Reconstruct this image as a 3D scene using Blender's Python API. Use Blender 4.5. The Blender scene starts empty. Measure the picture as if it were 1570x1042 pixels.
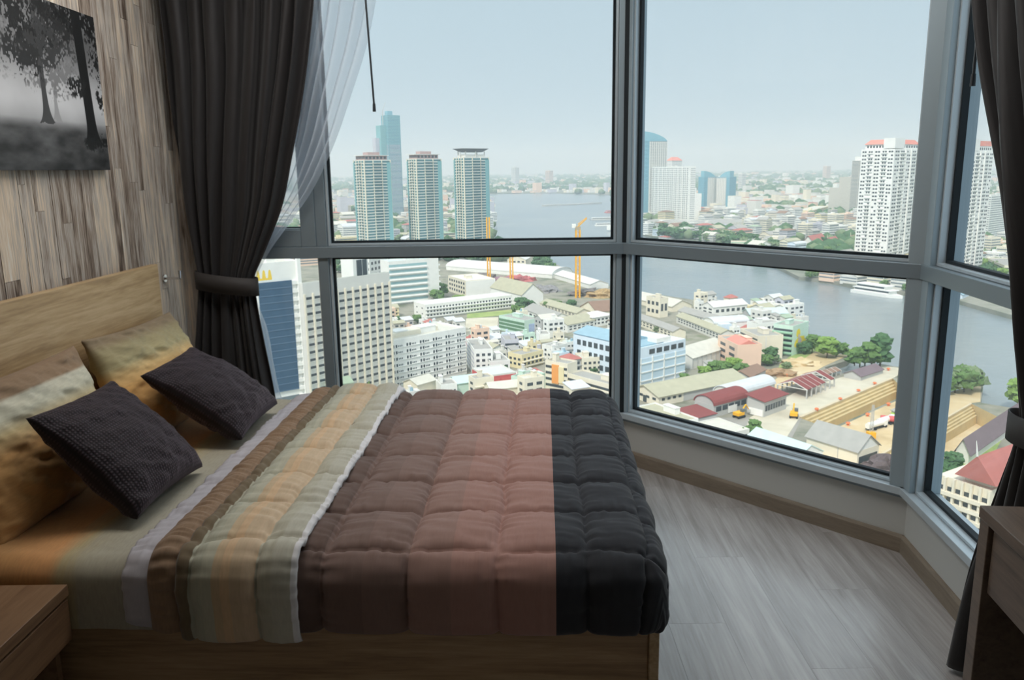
import bpy, bmesh, math, random
import numpy as np
from mathutils import Vector, Matrix
from mathutils.geometry import tessellate_polygon

# ------------------------------------------------------------------ camera, sky, sun, exposure
SC = bpy.context.scene
COL = SC.collection
F_PX, IMG_W, IMG_H = 1245.0, 1570, 1042
PITCH, ROLL, EYE = math.radians(11.88), math.radians(0.8), Vector((0, 0, 1.5))
FWD = Vector((0, math.cos(PITCH), -math.sin(PITCH)))
R0 = Vector((1, 0, 0)); D0 = Vector((0, -math.sin(PITCH), -math.cos(PITCH)))
RIGHT = R0 * math.cos(ROLL) + D0 * math.sin(ROLL)
DOWN = D0 * math.cos(ROLL) - R0 * math.sin(ROLL)
cam_data = bpy.data.cameras.new('camera')
cam_data.sensor_width = 36.0; cam_data.lens = 36.0 * F_PX / IMG_W
cam_data.clip_start = 0.05; cam_data.clip_end = 60000
cam = bpy.data.objects.new('camera', cam_data); COL.objects.link(cam)
m = Matrix((( RIGHT.x, -DOWN.x, -FWD.x, EYE.x), (RIGHT.y, -DOWN.y, -FWD.y, EYE.y), (RIGHT.z, -DOWN.z, -FWD.z, EYE.z), (0, 0, 0, 1)))
cam.matrix_world = m
SC.camera = cam

SC.view_settings.view_transform = 'Standard'
SC.view_settings.look = 'None'
SC.view_settings.gamma = 1.0
SC.view_settings.use_curve_mapping = False
SC.view_settings.exposure = 0.0
SC.cycles.use_denoising = True
SC.cycles.max_bounces = 10
SC.cycles.diffuse_bounces = 6
SC.cycles.transparent_max_bounces = 24
SC.cycles.volume_bounces = 1
SC.cycles.caustics_reflective = False
SC.cycles.caustics_refractive = False
SC.cycles.sample_clamp_indirect = 6.0

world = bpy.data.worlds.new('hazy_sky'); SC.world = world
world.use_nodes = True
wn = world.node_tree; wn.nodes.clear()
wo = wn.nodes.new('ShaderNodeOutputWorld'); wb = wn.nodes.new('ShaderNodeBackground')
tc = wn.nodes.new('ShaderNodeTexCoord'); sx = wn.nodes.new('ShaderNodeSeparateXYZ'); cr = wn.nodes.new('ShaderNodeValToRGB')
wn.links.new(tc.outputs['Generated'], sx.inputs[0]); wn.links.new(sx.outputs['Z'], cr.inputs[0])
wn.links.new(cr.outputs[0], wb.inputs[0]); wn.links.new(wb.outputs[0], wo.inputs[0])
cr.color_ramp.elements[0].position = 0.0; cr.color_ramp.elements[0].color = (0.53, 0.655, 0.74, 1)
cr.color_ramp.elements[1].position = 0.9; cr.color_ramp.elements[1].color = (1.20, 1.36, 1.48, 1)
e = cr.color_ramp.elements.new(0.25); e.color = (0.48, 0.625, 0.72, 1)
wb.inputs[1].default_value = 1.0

sun_d = bpy.data.lights.new('sun', 'SUN'); sun_d.energy = 3.1; sun_d.angle = math.radians(6); sun_d.color = (1.0, 0.96, 0.89)
sun = bpy.data.objects.new('sun', sun_d); COL.objects.link(sun)
sun.rotation_euler = Vector((0.28, 0.60, -0.75)).to_track_quat('-Z', 'Y').to_euler()

# ------------------------------------------------------------------ helpers
rnd = random.Random(7)

def ray(px, py):
    return FWD + RIGHT * ((px - 785.0) / F_PX) + DOWN * ((py - 521.0) / F_PX)

def at_z(px, py, z):
    d = ray(px, py); return EYE + d * ((z - EYE.z) / d.z)

def at_y(px, py, y):
    d = ray(px, py); return EYE + d * (y / d.y)

def tag(o, label=None, cat=None, group=None, kind=None):
    if label: o['label'] = label
    if cat: o['category'] = cat
    if group: o['group'] = group
    if kind: o['kind'] = kind
    return o

def thing(name, label, cat, loc=(0, 0, 0), rz=0.0, group=None):
    o = bpy.data.objects.new(name, None); COL.objects.link(o)
    o.empty_display_size = 0.1
    o.location = loc; o.rotation_euler = (0, 0, rz)
    return tag(o, label, cat, group)

class MB:
    def __init__(s): s.v = []; s.f = []; s.mi = []; s.cur = 0
    def quad(s, a, b, c, d):
        n = len(s.v); s.v += [tuple(a), tuple(b), tuple(c), tuple(d)]; s.f.append((n, n+1, n+2, n+3)); s.mi.append(s.cur)
    def poly(s, pts):
        n = len(s.v); s.v += [tuple(p) for p in pts]; s.f.append(tuple(range(n, n+len(pts)))); s.mi.append(s.cur)
    def box(s, x0, x1, y0, y1, z0, z1):
        n = len(s.v)
        s.v += [(x0,y0,z0),(x1,y0,z0),(x1,y1,z0),(x0,y1,z0),(x0,y0,z1),(x1,y0,z1),(x1,y1,z1),(x0,y1,z1)]
        for q in ((0,3,2,1),(4,5,6,7),(0,1,5,4),(1,2,6,5),(2,3,7,6),(3,0,4,7)):
            s.f.append(tuple(n+i for i in q)); s.mi.append(s.cur)
        return s
    def prism(s, pts, z0, z1):
        n = len(s.v); k = len(pts)
        s.v += [(p[0], p[1], z0) for p in pts] + [(p[0], p[1], z1) for p in pts]
        s.f.append(tuple(range(n+k-1, n-1, -1))); s.mi.append(s.cur)
        s.f.append(tuple(range(n+k, n+2*k))); s.mi.append(s.cur)
        for i in range(k):
            j = (i+1) % k
            s.f.append((n+i, n+j, n+k+j, n+k+i)); s.mi.append(s.cur)
        return s
    def extrude(s, prof, axis, a0, a1):
        """profile of (p, z) points swept along x ('x': p is y) or y ('y': p is x)"""
        n = len(s.v); k = len(prof)
        for a in (a0, a1):
            for p, z in prof: s.v.append((a, p, z) if axis == 'x' else (p, a, z))
        s.f.append(tuple(range(n, n+k))); s.mi.append(s.cur)
        s.f.append(tuple(range(n+2*k-1, n+k-1, -1))); s.mi.append(s.cur)
        for i in range(k):
            j = (i+1) % k
            s.f.append((n+i, n+k+i, n+k+j, n+j)); s.mi.append(s.cur)
        return s
    def tube(s, p, q, r, k=8, r2=None):
        p = Vector(p); q = Vector(q); d = (q-p).normalized(); r2 = r if r2 is None else r2
        a = d.orthogonal().normalized(); b = d.cross(a)
        n = len(s.v)
        for c, rr in ((p, r), (q, r2)):
            for i in range(k):
                t = 2*math.pi*i/k; s.v.append(tuple(c + a*(rr*math.cos(t)) + b*(rr*math.sin(t))))
        for i in range(k):
            j = (i+1) % k; s.f.append((n+i, n+j, n+k+j, n+k+i)); s.mi.append(s.cur)
        s.f.append(tuple(range(n+k-1, n-1, -1))); s.mi.append(s.cur)
        s.f.append(tuple(range(n+k, n+2*k))); s.mi.append(s.cur)
        return s
    def mesh(s, name, mats, smooth=False):
        me = bpy.data.meshes.new(name); me.from_pydata(s.v, [], s.f)
        if not isinstance(mats, (list, tuple)): mats = [mats]
        for mt in mats: me.materials.append(mt)
        if len(mats) > 1: me.polygons.foreach_set('material_index', s.mi)
        if smooth: me.polygons.foreach_set('use_smooth', [True]*len(s.f))
        me.update(); return me
    def build(s, name, mats, parent=None, smooth=False, bevel=0.0, fix=False, seg=2):
        me = s.mesh(name, mats, smooth)
        if fix:
            bm = bmesh.new(); bm.from_mesh(me); bmesh.ops.remove_doubles(bm, verts=bm.verts, dist=1e-5)
            bmesh.ops.recalc_face_normals(bm, faces=bm.faces); bm.to_mesh(me); bm.free()
        o = bpy.data.objects.new(name, me); COL.objects.link(o); o.parent = parent
        if bevel:
            b = o.modifiers.new('bevel', 'BEVEL'); b.width = bevel; b.segments = seg; b.limit_method = 'ANGLE'; b.angle_limit = math.radians(40)
        return o

def link(name, me, parent=None, loc=(0, 0, 0), rz=0.0):
    o = bpy.data.objects.new(name, me); COL.objects.link(o); o.parent = parent
    o.location = loc; o.rotation_euler = (0, 0, rz); return o

def grid_mesh(name, P, mats, uv=None, smooth=True, close_u=False, faces_mat=None):
    """P: (nu, nv, 3) array"""
    nu, nv, _ = P.shape
    idx = np.arange(nu*nv).reshape(nu, nv)
    f = np.stack([idx[:-1, :-1], idx[1:, :-1], idx[1:, 1:], idx[:-1, 1:]], -1).reshape(-1, 4)
    me = bpy.data.meshes.new(name)
    me.from_pydata(P.reshape(-1, 3).tolist(), [], f.tolist())
    if not isinstance(mats, (list, tuple)): mats = [mats]
    for mt in mats: me.materials.append(mt)
    if uv is not None:
        layer = me.uv_layers.new(name='UVMap')
        loops = f.reshape(-1)
        layer.data.foreach_set('uv', uv.reshape(-1, 2)[loops].reshape(-1).astype(np.float32))
    if smooth: me.polygons.foreach_set('use_smooth', [True]*len(f))
    me.update(); return me

def vnoise(x, y, z=0.0, seed=0):
    x = np.asarray(x, float); y = np.asarray(y, float) + 0*x; z = np.asarray(z, float) + 0*x
    xi = np.floor(x).astype(np.int64); yi = np.floor(y).astype(np.int64); zi = np.floor(z).astype(np.int64)
    fx, fy, fz = x-xi, y-yi, z-zi
    fx = fx*fx*(3-2*fx); fy = fy*fy*(3-2*fy); fz = fz*fz*(3-2*fz)
    def h(a, b, c):
        n = (a*374761393 + b*668265263 + c*2147483647*3 + seed*974634777) & 0xffffffff
        n = ((n ^ (n >> 13)) * 1274126177) & 0xffffffff
        return ((n ^ (n >> 16)) & 0xffff) / 65535.0
    r = 0
    for dx in (0, 1):
        for dy in (0, 1):
            for dz in (0, 1):
                w = (fx if dx else 1-fx)*(fy if dy else 1-fy)*(fz if dz else 1-fz)
                r = r + w*h(xi+dx, yi+dy, zi+dz)
    return r*2-1

def fbm(x, y, z=0.0, oct=4, seed=0):
    r = 0; a = 0.5; k = 1.0
    for i in range(oct):
        r = r + a*vnoise(x*k, y*k, np.asarray(z)*k, seed+i); a *= 0.5; k *= 2.03
    return r

# ------------------------------------------------------------------ materials
def new_mat(name):
    mt = bpy.data.materials.new(name); mt.use_nodes = True
    nt = mt.node_tree; b = nt.nodes['Principled BSDF']
    return mt, nt, b

def N(nt, typ, **kw):
    n = nt.nodes.new(typ)
    for k, v in kw.items(): setattr(n, k, v)
    return n

MATS = {}
def flat(name, col, rough=0.7, metal=0.0, var=0.12, scale=3.0, spec=0.3, bump=0.0, bscale=60.0):
    """plain painted / metal / cloth surface with soft mottling"""
    if name in MATS: return MATS[name]
    mt, nt, b = new_mat(name)
    b.inputs['Roughness'].default_value = rough; b.inputs['Metallic'].default_value = metal
    b.inputs['Specular IOR Level'].default_value = spec
    t = N(nt, 'ShaderNodeTexCoord'); no = N(nt, 'ShaderNodeTexNoise'); no.inputs['Scale'].default_value = scale; no.inputs['Detail'].default_value = 4
    mx = N(nt, 'ShaderNodeMix', data_type='RGBA')
    mx.inputs['A'].default_value = tuple(c*(1-var) for c in col) + (1,); mx.inputs['B'].default_value = tuple(min(1, c*(1+var)) for c in col) + (1,)
    nt.links.new(t.outputs['Object'], no.inputs['Vector']); nt.links.new(no.outputs[0], mx.inputs['Factor']); nt.links.new(mx.outputs['Result'], b.inputs['Base Color'])
    if bump:
        n2 = N(nt, 'ShaderNodeTexNoise'); n2.inputs['Scale'].default_value = bscale; n2.inputs['Detail'].default_value = 3
        bp = N(nt, 'ShaderNodeBump'); bp.inputs['Strength'].default_value = bump; bp.inputs['Distance'].default_value = 0.002
        nt.links.new(t.outputs['Object'], n2.inputs['Vector']); nt.links.new(n2.outputs[0], bp.inputs['Height']); nt.links.new(bp.outputs[0], b.inputs['Normal'])
    MATS[name] = mt; return mt

def wood(name, cols, stretch=(1, 1, 1), scale=8.0, rough=0.45, rand=0.0, bump=0.05, spec=0.4, contrast=(0.3, 0.7), fine=0.35):
    """streaked wood: cols from dark to light, grain stretched by the vector, tone varied per object"""
    mt, nt, b = new_mat(name)
    b.inputs['Roughness'].default_value = rough; b.inputs['Specular IOR Level'].default_value = spec
    t = N(nt, 'ShaderNodeTexCoord'); mp = N(nt, 'ShaderNodeMapping'); mp.inputs['Scale'].default_value = stretch
    oi = N(nt, 'ShaderNodeObjectInfo'); ad = N(nt, 'ShaderNodeVectorMath', operation='ADD'); cb = N(nt, 'ShaderNodeCombineXYZ')
    ml = N(nt, 'ShaderNodeMath', operation='MULTIPLY'); ml.inputs[1].default_value = 37.0
    nt.links.new(oi.outputs['Random'], ml.inputs[0])
    for i in range(3): nt.links.new(ml.outputs[0], cb.inputs[i])
    nt.links.new(t.outputs['Object'], mp.inputs['Vector']); nt.links.new(mp.outputs[0], ad.inputs[0]); nt.links.new(cb.outputs[0], ad.inputs[1])
    n1 = N(nt, 'ShaderNodeTexNoise'); n1.inputs['Scale'].default_value = scale; n1.inputs['Detail'].default_value = 6; n1.inputs['Roughness'].default_value = 0.62; n1.inputs['Distortion'].default_value = 0.6
    n2 = N(nt, 'ShaderNodeTexNoise'); n2.inputs['Scale'].default_value = scale*5.5; n2.inputs['Detail'].default_value = 3
    nt.links.new(ad.outputs[0], n1.inputs['Vector']); nt.links.new(ad.outputs[0], n2.inputs['Vector'])
    m1 = N(nt, 'ShaderNodeMath', operation='MULTIPLY_ADD'); m1.inputs[1].default_value = fine; nt.links.new(n2.outputs[0], m1.inputs[0]); nt.links.new(n1.outputs[0], m1.inputs[2])
    m2 = N(nt, 'ShaderNodeMath', operation='SUBTRACT'); nt.links.new(m1.outputs[0], m2.inputs[0]); m2.inputs[1].default_value = fine*0.5
    if rand:
        r2 = N(nt, 'ShaderNodeMath', operation='MULTIPLY_ADD'); r2.inputs[1].default_value = rand; nt.links.new(oi.outputs['Random'], r2.inputs[0]); nt.links.new(m2.outputs[0], r2.inputs[2])
        m2 = N(nt, 'ShaderNodeMath', operation='SUBTRACT'); nt.links.new(r2.outputs[0], m2.inputs[0]); m2.inputs[1].default_value = rand*0.5
    cr = N(nt, 'ShaderNodeValToRGB'); els = cr.color_ramp.elements
    while len(els) < len(cols): els.new(0.5)
    for i, c in enumerate(cols):
        els[i].position = contrast[0] + (contrast[1]-contrast[0])*i/(len(cols)-1); els[i].color = tuple(c) + (1,)
    nt.links.new(m2.outputs[0], cr.inputs[0]); nt.links.new(cr.outputs[0], b.inputs['Base Color'])
    if bump:
        bp = N(nt, 'ShaderNodeBump'); bp.inputs['Strength'].default_value = bump; bp.inputs['Distance'].default_value = 0.003
        nt.links.new(n2.outputs[0], bp.inputs['Height']); nt.links.new(bp.outputs[0], b.inputs['Normal'])
    return mt

def fabric_bands(name, bands, axis=0, rough=0.85, weave=900.0, sheen=0.15, bump=0.12, soft=0.0, mottling=0.10):
    """cloth with woven bands: bands = [(start, (r,g,b)), ...] along uv axis in metres"""
    mt, nt, b = new_mat(name)
    b.inputs['Roughness'].default_value = rough; b.inputs['Specular IOR Level'].default_value = 0.15
    b.inputs['Sheen Weight'].default_value = sheen
    uv = N(nt, 'ShaderNodeUVMap'); sp = N(nt, 'ShaderNodeSeparateXYZ'); nt.links.new(uv.outputs[0], sp.inputs[0])
    lo = bands[0][0]; hi = bands[-1][0] + 0.2
    mr = N(nt, 'ShaderNodeMapRange'); mr.inputs['From Min'].default_value = lo; mr.inputs['From Max'].default_value = hi
    src = sp.outputs[axis]
    if soft:
        nn = N(nt, 'ShaderNodeTexNoise'); nn.inputs['Scale'].default_value = 28; nn.inputs['Detail'].default_value = 5
        ms = N(nt, 'ShaderNodeMath', operation='MULTIPLY_ADD'); ms.inputs[1].default_value = soft
        mp0 = N(nt, 'ShaderNodeMapping'); mp0.inputs['Scale'].default_value = (1.0, 0.15, 1) if axis == 0 else (0.15, 1, 1)
        nt.links.new(uv.outputs[0], mp0.inputs['Vector']); nt.links.new(mp0.outputs[0], nn.inputs['Vector'])
        nt.links.new(nn.outputs[0], ms.inputs[0]); nt.links.new(src, ms.inputs[2]); src = ms.outputs[0]
    nt.links.new(src, mr.inputs['Value'])
    cr = N(nt, 'ShaderNodeValToRGB'); cr.color_ramp.interpolation = 'LINEAR' if soft else 'CONSTANT'
    els = cr.color_ramp.elements
    while len(els) < len(bands): els.new(0.5)
    for i, (p, c) in enumerate(bands):
        els[i].position = (p-lo)/(hi-lo); els[i].color = tuple(c) + (1,)
    nt.links.new(mr.outputs[0], cr.inputs[0])
    no = N(nt, 'ShaderNodeTexNoise'); no.inputs['Scale'].default_value = 60; no.inputs['Detail'].default_value = 5
    mp = N(nt, 'ShaderNodeMapping'); mp.inputs['Scale'].default_value = (3, 0.6, 1) if axis == 0 else (0.6, 3, 1)
    nt.links.new(uv.outputs[0], mp.inputs['Vector']); nt.links.new(mp.outputs[0], no.inputs['Vector'])
    mr2 = N(nt, 'ShaderNodeMapRange'); mr2.inputs['To Min'].default_value = 1-mottling*2; mr2.inputs['To Max'].default_value = 1+mottling*2
    nt.links.new(no.outputs[0], mr2.inputs['Value'])
    mx = N(nt, 'ShaderNodeVectorMath', operation='SCALE'); nt.links.new(cr.outputs[0], mx.inputs[0]); nt.links.new(mr2.outputs[0], mx.inputs['Scale'])
    nt.links.new(mx.outputs[0], b.inputs['Base Color'])
    wv = N(nt, 'ShaderNodeTexNoise'); wv.inputs['Scale'].default_value = weave; wv.inputs['Detail'].default_value = 2
    nt.links.new(uv.outputs[0], wv.inputs['Vector'])
    bp = N(nt, 'ShaderNodeBump'); bp.inputs['Strength'].default_value = bump; bp.inputs['Distance'].default_value = 0.001
    nt.links.new(wv.outputs[0], bp.inputs['Height']); nt.links.new(bp.outputs[0], b.inputs['Normal'])
    return mt

def glass_mat():
    mt = bpy.data.materials.new('window_glass'); mt.use_nodes = True; nt = mt.node_tree; nt.nodes.clear()
    o = N(nt, 'ShaderNodeOutputMaterial'); tr = N(nt, 'ShaderNodeBsdfTransparent'); gl = N(nt, 'ShaderNodeBsdfGlossy'); mx = N(nt, 'ShaderNodeMixShader'); lw = N(nt, 'ShaderNodeLayerWeight'); pw = N(nt, 'ShaderNodeMath', operation='POWER'); fr = N(nt, 'ShaderNodeMath', operation='MULTIPLY_ADD')
    pw.inputs[1].default_value = 5.0; lw.inputs[0].default_value = 0.5; nt.links.new(lw.outputs['Facing'], pw.inputs[0]); nt.links.new(pw.outputs[0], fr.inputs[0]); fr.inputs[1].default_value = 0.5; fr.inputs[2].default_value = 0.015
    gl.inputs['Roughness'].default_value = 0.0; tr.inputs[0].default_value = (0.985, 0.995, 0.995, 1)
    nt.links.new(fr.outputs[0], mx.inputs[0]); nt.links.new(tr.outputs[0], mx.inputs[1]); nt.links.new(gl.outputs[0], mx.inputs[2]); nt.links.new(mx.outputs[0], o.inputs[0])
    return mt
GLASS = glass_mat()

def sheer_mat():
    mt = bpy.data.materials.new('sheer_voile'); mt.use_nodes = True; nt = mt.node_tree; nt.nodes.clear()
    o = N(nt, 'ShaderNodeOutputMaterial'); tr = N(nt, 'ShaderNodeBsdfTransparent'); df = N(nt, 'ShaderNodeBsdfDiffuse'); tl = N(nt, 'ShaderNodeBsdfTranslucent')
    a = N(nt, 'ShaderNodeMixShader'); b = N(nt, 'ShaderNodeMixShader'); a.inputs[0].default_value = 0.6; b.inputs[0].default_value = 0.5
    df.inputs[0].default_value = (0.80, 0.84, 0.90, 1); tl.inputs[0].default_value = (0.80, 0.84, 0.90, 1)
    nt.links.new(df.outputs[0], a.inputs[1]); nt.links.new(tl.outputs[0], a.inputs[2]); nt.links.new(tr.outputs[0], b.inputs[1]); nt.links.new(a.outputs[0], b.inputs[2]); nt.links.new(b.outputs[0], o.inputs[0])
    return mt
SHEER = sheer_mat()

W_OAK = wood('oak_veneer', [(0.30, 0.19, 0.095), (0.44, 0.30, 0.16), (0.55, 0.40, 0.23)], stretch=(1.5, 1.5, 14), scale=2.2, rough=0.42)
W_OAK_X = wood('oak_veneer_lengthwise', [(0.27, 0.165, 0.085), (0.40, 0.26, 0.135), (0.50, 0.34, 0.19)], stretch=(0.9, 10, 12), scale=2.4, rough=0.42)
W_OAK_Y = wood('oak_veneer_headboard', [(0.34, 0.225, 0.115), (0.48, 0.335, 0.18), (0.60, 0.44, 0.26)], stretch=(10, 0.9, 13), scale=2.4, rough=0.42)
W_WALL = wood('weathered_plank_print', [(0.10, 0.072, 0.055), (0.28, 0.22, 0.175), (0.44, 0.395, 0.35), (0.64, 0.51, 0.38), (0.70, 0.66, 0.60)], stretch=(10, 10, 0.7), scale=2.6, rough=0.6, rand=0.20, bump=0.15, spec=0.25, contrast=(0.24, 0.78), fine=0.5)
W_FLOOR = wood('grey_oak_laminate', [(0.29, 0.268, 0.255), (0.38, 0.355, 0.34), (0.47, 0.445, 0.43)], stretch=(16, 0.8, 8), scale=1.7, rough=0.27, rand=0.08, bump=0.03, spec=0.85)
_b = W_FLOOR.node_tree.nodes['Principled BSDF']; _b.inputs['Coat Weight'].default_value = 0.5; _b.inputs['Coat Roughness'].default_value = 0.22
W_BASE = wood('skirting_wood', [(0.20, 0.16, 0.12), (0.28, 0.23, 0.175)], stretch=(2, 2, 16), scale=2.0, rough=0.5)
W_DESK = wood('desk_wood', [(0.095, 0.066, 0.05), (0.15, 0.108, 0.08), (0.19, 0.14, 0.105)], stretch=(9, 1, 12), scale=2.2, rough=0.4)
W_NIGHT = wood('nightstand_wood', [(0.14, 0.075, 0.042), (0.20, 0.115, 0.062), (0.25, 0.15, 0.085)], stretch=(9, 1, 12), scale=2.2, rough=0.4)
PLASTER = flat('white_plaster', (0.55, 0.555, 0.53), 0.8, var=0.04)
CEIL = flat('ceiling_paint', (0.82, 0.82, 0.80), 0.9, var=0.02)
ALU = flat('grey_aluminium', (0.22, 0.27, 0.30), 0.42, metal=0.25, var=0.05, spec=0.5)
ALU_LIT = flat('window_lit_aluminium', (0.36, 0.44, 0.485), 0.4, metal=0.25, var=0.05, spec=0.5)  # same aluminium for the stiles, with window light put into its paler colour
ALU_L = flat('pale_aluminium_bead', (0.55, 0.62, 0.66), 0.35, metal=0.3, var=0.04, spec=0.5)
GASKET = flat('black_rubber_gasket', (0.012, 0.018, 0.022), 0.6, var=0.1)
BLACKM = flat('black_metal', (0.02, 0.025, 0.03), 0.4, var=0.1, spec=0.5)
CHROME = flat('polished_steel', (0.7, 0.7, 0.7), 0.2, metal=1.0, var=0.03)
# ================================================================== ROOM
PA0, PAB, PBC = Vector((-1.60, 4.02)), Vector((0.567, 4.02)), Vector((1.53, 2.96))
CDIR = Vector((-0.09, -0.996)).normalized()
PCE = PBC + CDIR*1.55
PRE = PBC + CDIR*5.6
CEIL_Z = 2.75
ROOM = [(-1.60, PRE.y), (PRE.x, PRE.y), (PBC.x, PBC.y), (PAB.x, PAB.y), (-1.60, 4.02)]

def clip_poly(poly, clip):
    """Sutherland-Hodgman against a convex counter-clockwise outline"""
    out = list(poly)
    for i in range(len(clip)):
        a = clip[i]; b = clip[(i+1) % len(clip)]; src = out; out = []
        if not src: break
        def side(p): return (b[0]-a[0])*(p[1]-a[1]) - (b[1]-a[1])*(p[0]-a[0])
        for k in range(len(src)):
            p, q = src[k], src[(k+1) % len(src)]
            sp, sq = side(p), side(q)
            if sp >= 0: out.append(p)
            if (sp >= 0) != (sq >= 0):
                t = sp/(sp-sq); out.append((p[0]+(q[0]-p[0])*t, p[1]+(q[1]-p[1])*t))
    return out

# floor: slab and laminate boards that run towards the window
fl = MB(); fl.prism(ROOM, -0.12, -0.012); floor = fl.build('floor', W_FLOOR); tag(floor, kind='structure')
bw = 0.192
i = 0; x = -1.60
while x < 1.6:
    y = -2.7 + (i*0.47) % 1.2 - 1.2
    while y < 4.1:
        if y > -0.6 or i % 1 == 0:
            pts = clip_poly([(x+0.0003, y+0.0003), (x+bw-0.0003, y+0.0003), (x+bw-0.0003, y+1.2-0.0003), (x+0.0003, y+1.2-0.0003)], ROOM)
            if len(pts) > 2 and max(p[1] for p in pts) > 0.2:
                MB().prism(pts, -0.012, 0.0).build('floor_board', W_FLOOR, floor)
        y += 1.2
    x += bw; i += 1
low = [p for p in clip_poly(ROOM, [(-3, -4), (3, -4), (3, 0.25), (-3, 0.25)])]
ce = MB(); ce.prism(ROOM, CEIL_Z, CEIL_Z+0.15); tag(ce.build('ceiling', CEIL), kind='structure')

# left wall with weathered vertical boards
wl = MB(); wl.box(-1.75, -1.604, PRE.y, 4.14, -0.12, CEIL_Z+0.15); wall_left = wl.build('wall_left', W_WALL); tag(wall_left, kind='structure')
y = 0.75
while y < 4.02:
    w = rnd.choice((0.04, 0.055, 0.07, 0.085)); w = min(w, 4.02-y)
    z = -rnd.uniform(0, 0.9)
    while z < CEIL_Z:
        h = rnd.uniform(0.7, 1.35)
        z0, z1 = max(0, z), min(CEIL_Z, z+h)
        if z1-z0 > 0.02:
            d = rnd.uniform(0.0, 0.0018)
            b = MB(); b.box(-1.604, -1.600+d, y+0.0005, y+w-0.0005, z0+0.0006, z1-0.0006); b.build('wall_board', W_WALL, wall_left)
        z += h
    y += w
b = MB(); b.box(-1.60, -1.515, 3.975, 4.02, 0.0, CEIL_Z); o = b.build('trim_3', W_WALL); o['kind'] = 'structure'
wn_ = MB(); wn_.box(-1.75, PRE.x+0.1, PRE.y-0.12, PRE.y, -0.12, CEIL_Z+0.15); tag(wn_.build('wall_near', PLASTER), kind='structure')

def frame_obj(name, P, ang, kind='structure'):
    o = bpy.data.objects.new(name, None); COL.objects.link(o); o.location = (P.x, P.y, 0); o.rotation_euler = (0, 0, ang)
    o['kind'] = kind; return o
ANG_B = math.atan2(PBC.y-PAB.y, PBC.x-PAB.x); ANG_C = math.atan2(CDIR.y, CDIR.x)
LEN_A, LEN_B, LEN_C = (PAB-PA0).length, (PBC-PAB).length, 1.55

def knee_wall(name, P, ang, L, x0e=0.0, x1e=0.0):
    b = MB(); b.box(-x0e, L+x1e, 0, 0.14, -0.12, 0.225); o = b.build('wall_'+name, PLASTER); o.location = (P.x, P.y, 0); o.rotation_euler = (0, 0, ang); o['kind'] = 'structure'
    b = MB(); b.extrude([(0, 0), (-0.014, 0), (-0.014, 0.062), (-0.009, 0.072), (0, 0.072)], 'x', 0.0, L); o = b.build('baseboard_'+name, W_BASE); o.location = (P.x, P.y, 0); o.rotation_euler = (0, 0, ang); o['kind'] = 'structure'
knee_wall('far', PA0, 0, LEN_A, 0.1, 0.08); knee_wall('angled', PAB, ANG_B, LEN_B, 0.02, 0.02); knee_wall('right', PBC, ANG_C, LEN_C, 0.06, 0)
b = MB(); b.box(1.55, 5.6, 0, 0.14, -0.12, CEIL_Z+0.15); o = b.build('wall_right_solid', PLASTER); o.location = (PBC.x, PBC.y, 0); o.rotation_euler = (0, 0, ANG_C); o['kind'] = 'structure'

def pane(parent, x0, x1, z0, z1, g=0.011, bead=0.010):
    b = MB(); b.box(x0+g*0.3, x1-g*0.3, 0.046, 0.056, z0+g*0.3, z1-g*0.3); b.build('glass_pane', GLASS, parent)
    b = MB()
    for (a0, a1, c0, c1) in ((x0, x0+g, z0, z1), (x1-g, x1, z0, z1), (x0+g, x1-g, z0, z0+g), (x0+g, x1-g, z1-g, z1)):
        b.box(a0, a1, 0.022, 0.045, c0, c1)
    b.build('gasket', GASKET, parent)
    b = MB()
    for (a0, a1, c0, c1) in ((x0-bead, x0, z0-bead, z1+bead), (x1, x1+bead, z0-bead, z1+bead), (x0, x1, z0-bead, z0), (x0, x1, z1, z1+bead)):
        b.box(a0, a1, -0.004, 0.043, c0, c1)
    b.build('glazing_bead', ALU_L, parent)

def member(parent, name, x0, x1, z0, z1, y0=-0.02, y1=0.09, mt=None, bev=0.002):
    b = MB(); b.box(x0, x1, y0, y1, z0, z1); return b.build(name, mt or (ALU_LIT if 'stile' in name else ALU), parent, bevel=bev)

T0, T1, SB, ST, HD = 1.085, 1.140, 0.245, 0.275, 2.62
def window(name, P, ang, L, stiles):
    """stiles: list of (x0, x1) uprights; panes fill between them above and below the transom"""
    w = frame_obj(name, P, ang)
    member(w, 'window_sill', 0.0, L, SB, ST, -0.038, 0.09, ALU_L)
    member(w, 'sill_groove', 0.0, L, 0.225, SB, -0.012, 0.09, ALU)
    member(w, 'head_rail', 0.0, L, HD, CEIL_Z, -0.02, 0.09)
    member(w, 'transom', 0.0, L, T0, T1, -0.034, 0.09)
    return w
window_1 = window('window_1', PA0, 0, LEN_A, None)
# upright between the narrow casement and the wide pane
member(window_1, 'mullion', 0.652, 0.700, ST, T0); member(window_1, 'mullion', 0.648, 0.700, T1, HD)
member(window_1, 'end_stile', 0.0, 0.06, ST, HD)
member(window_1, 'end_stile', LEN_A-0.046, LEN_A-0.01, ST, HD, -0.012)
pane(window_1, 0.712, LEN_A-0.058, T1+0.012, HD-0.012)
pane(window_1, 0.712, LEN_A-0.058, ST+0.012, T0-0.002)
pane(window_1, 0.07, 0.645, ST+0.012, T0-0.002, 0.004, 0.004)
cas = MB()
for (a0, a1, c0, c1) in ((0.06, 0.125, T1, HD), (0.575, 0.648, T1, HD), (0.125, 0.575, T1, T1+0.085), (0.125, 0.575, HD-0.08, HD)):
    cas.box(a0, a1, -0.028, 0.07, c0, c1)
sash = cas.build('casement_sash', ALU, window_1, bevel=0.003)
pane(sash, 0.128, 0.572, T1+0.09, HD-0.084, 0.005, 0.003)

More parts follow.
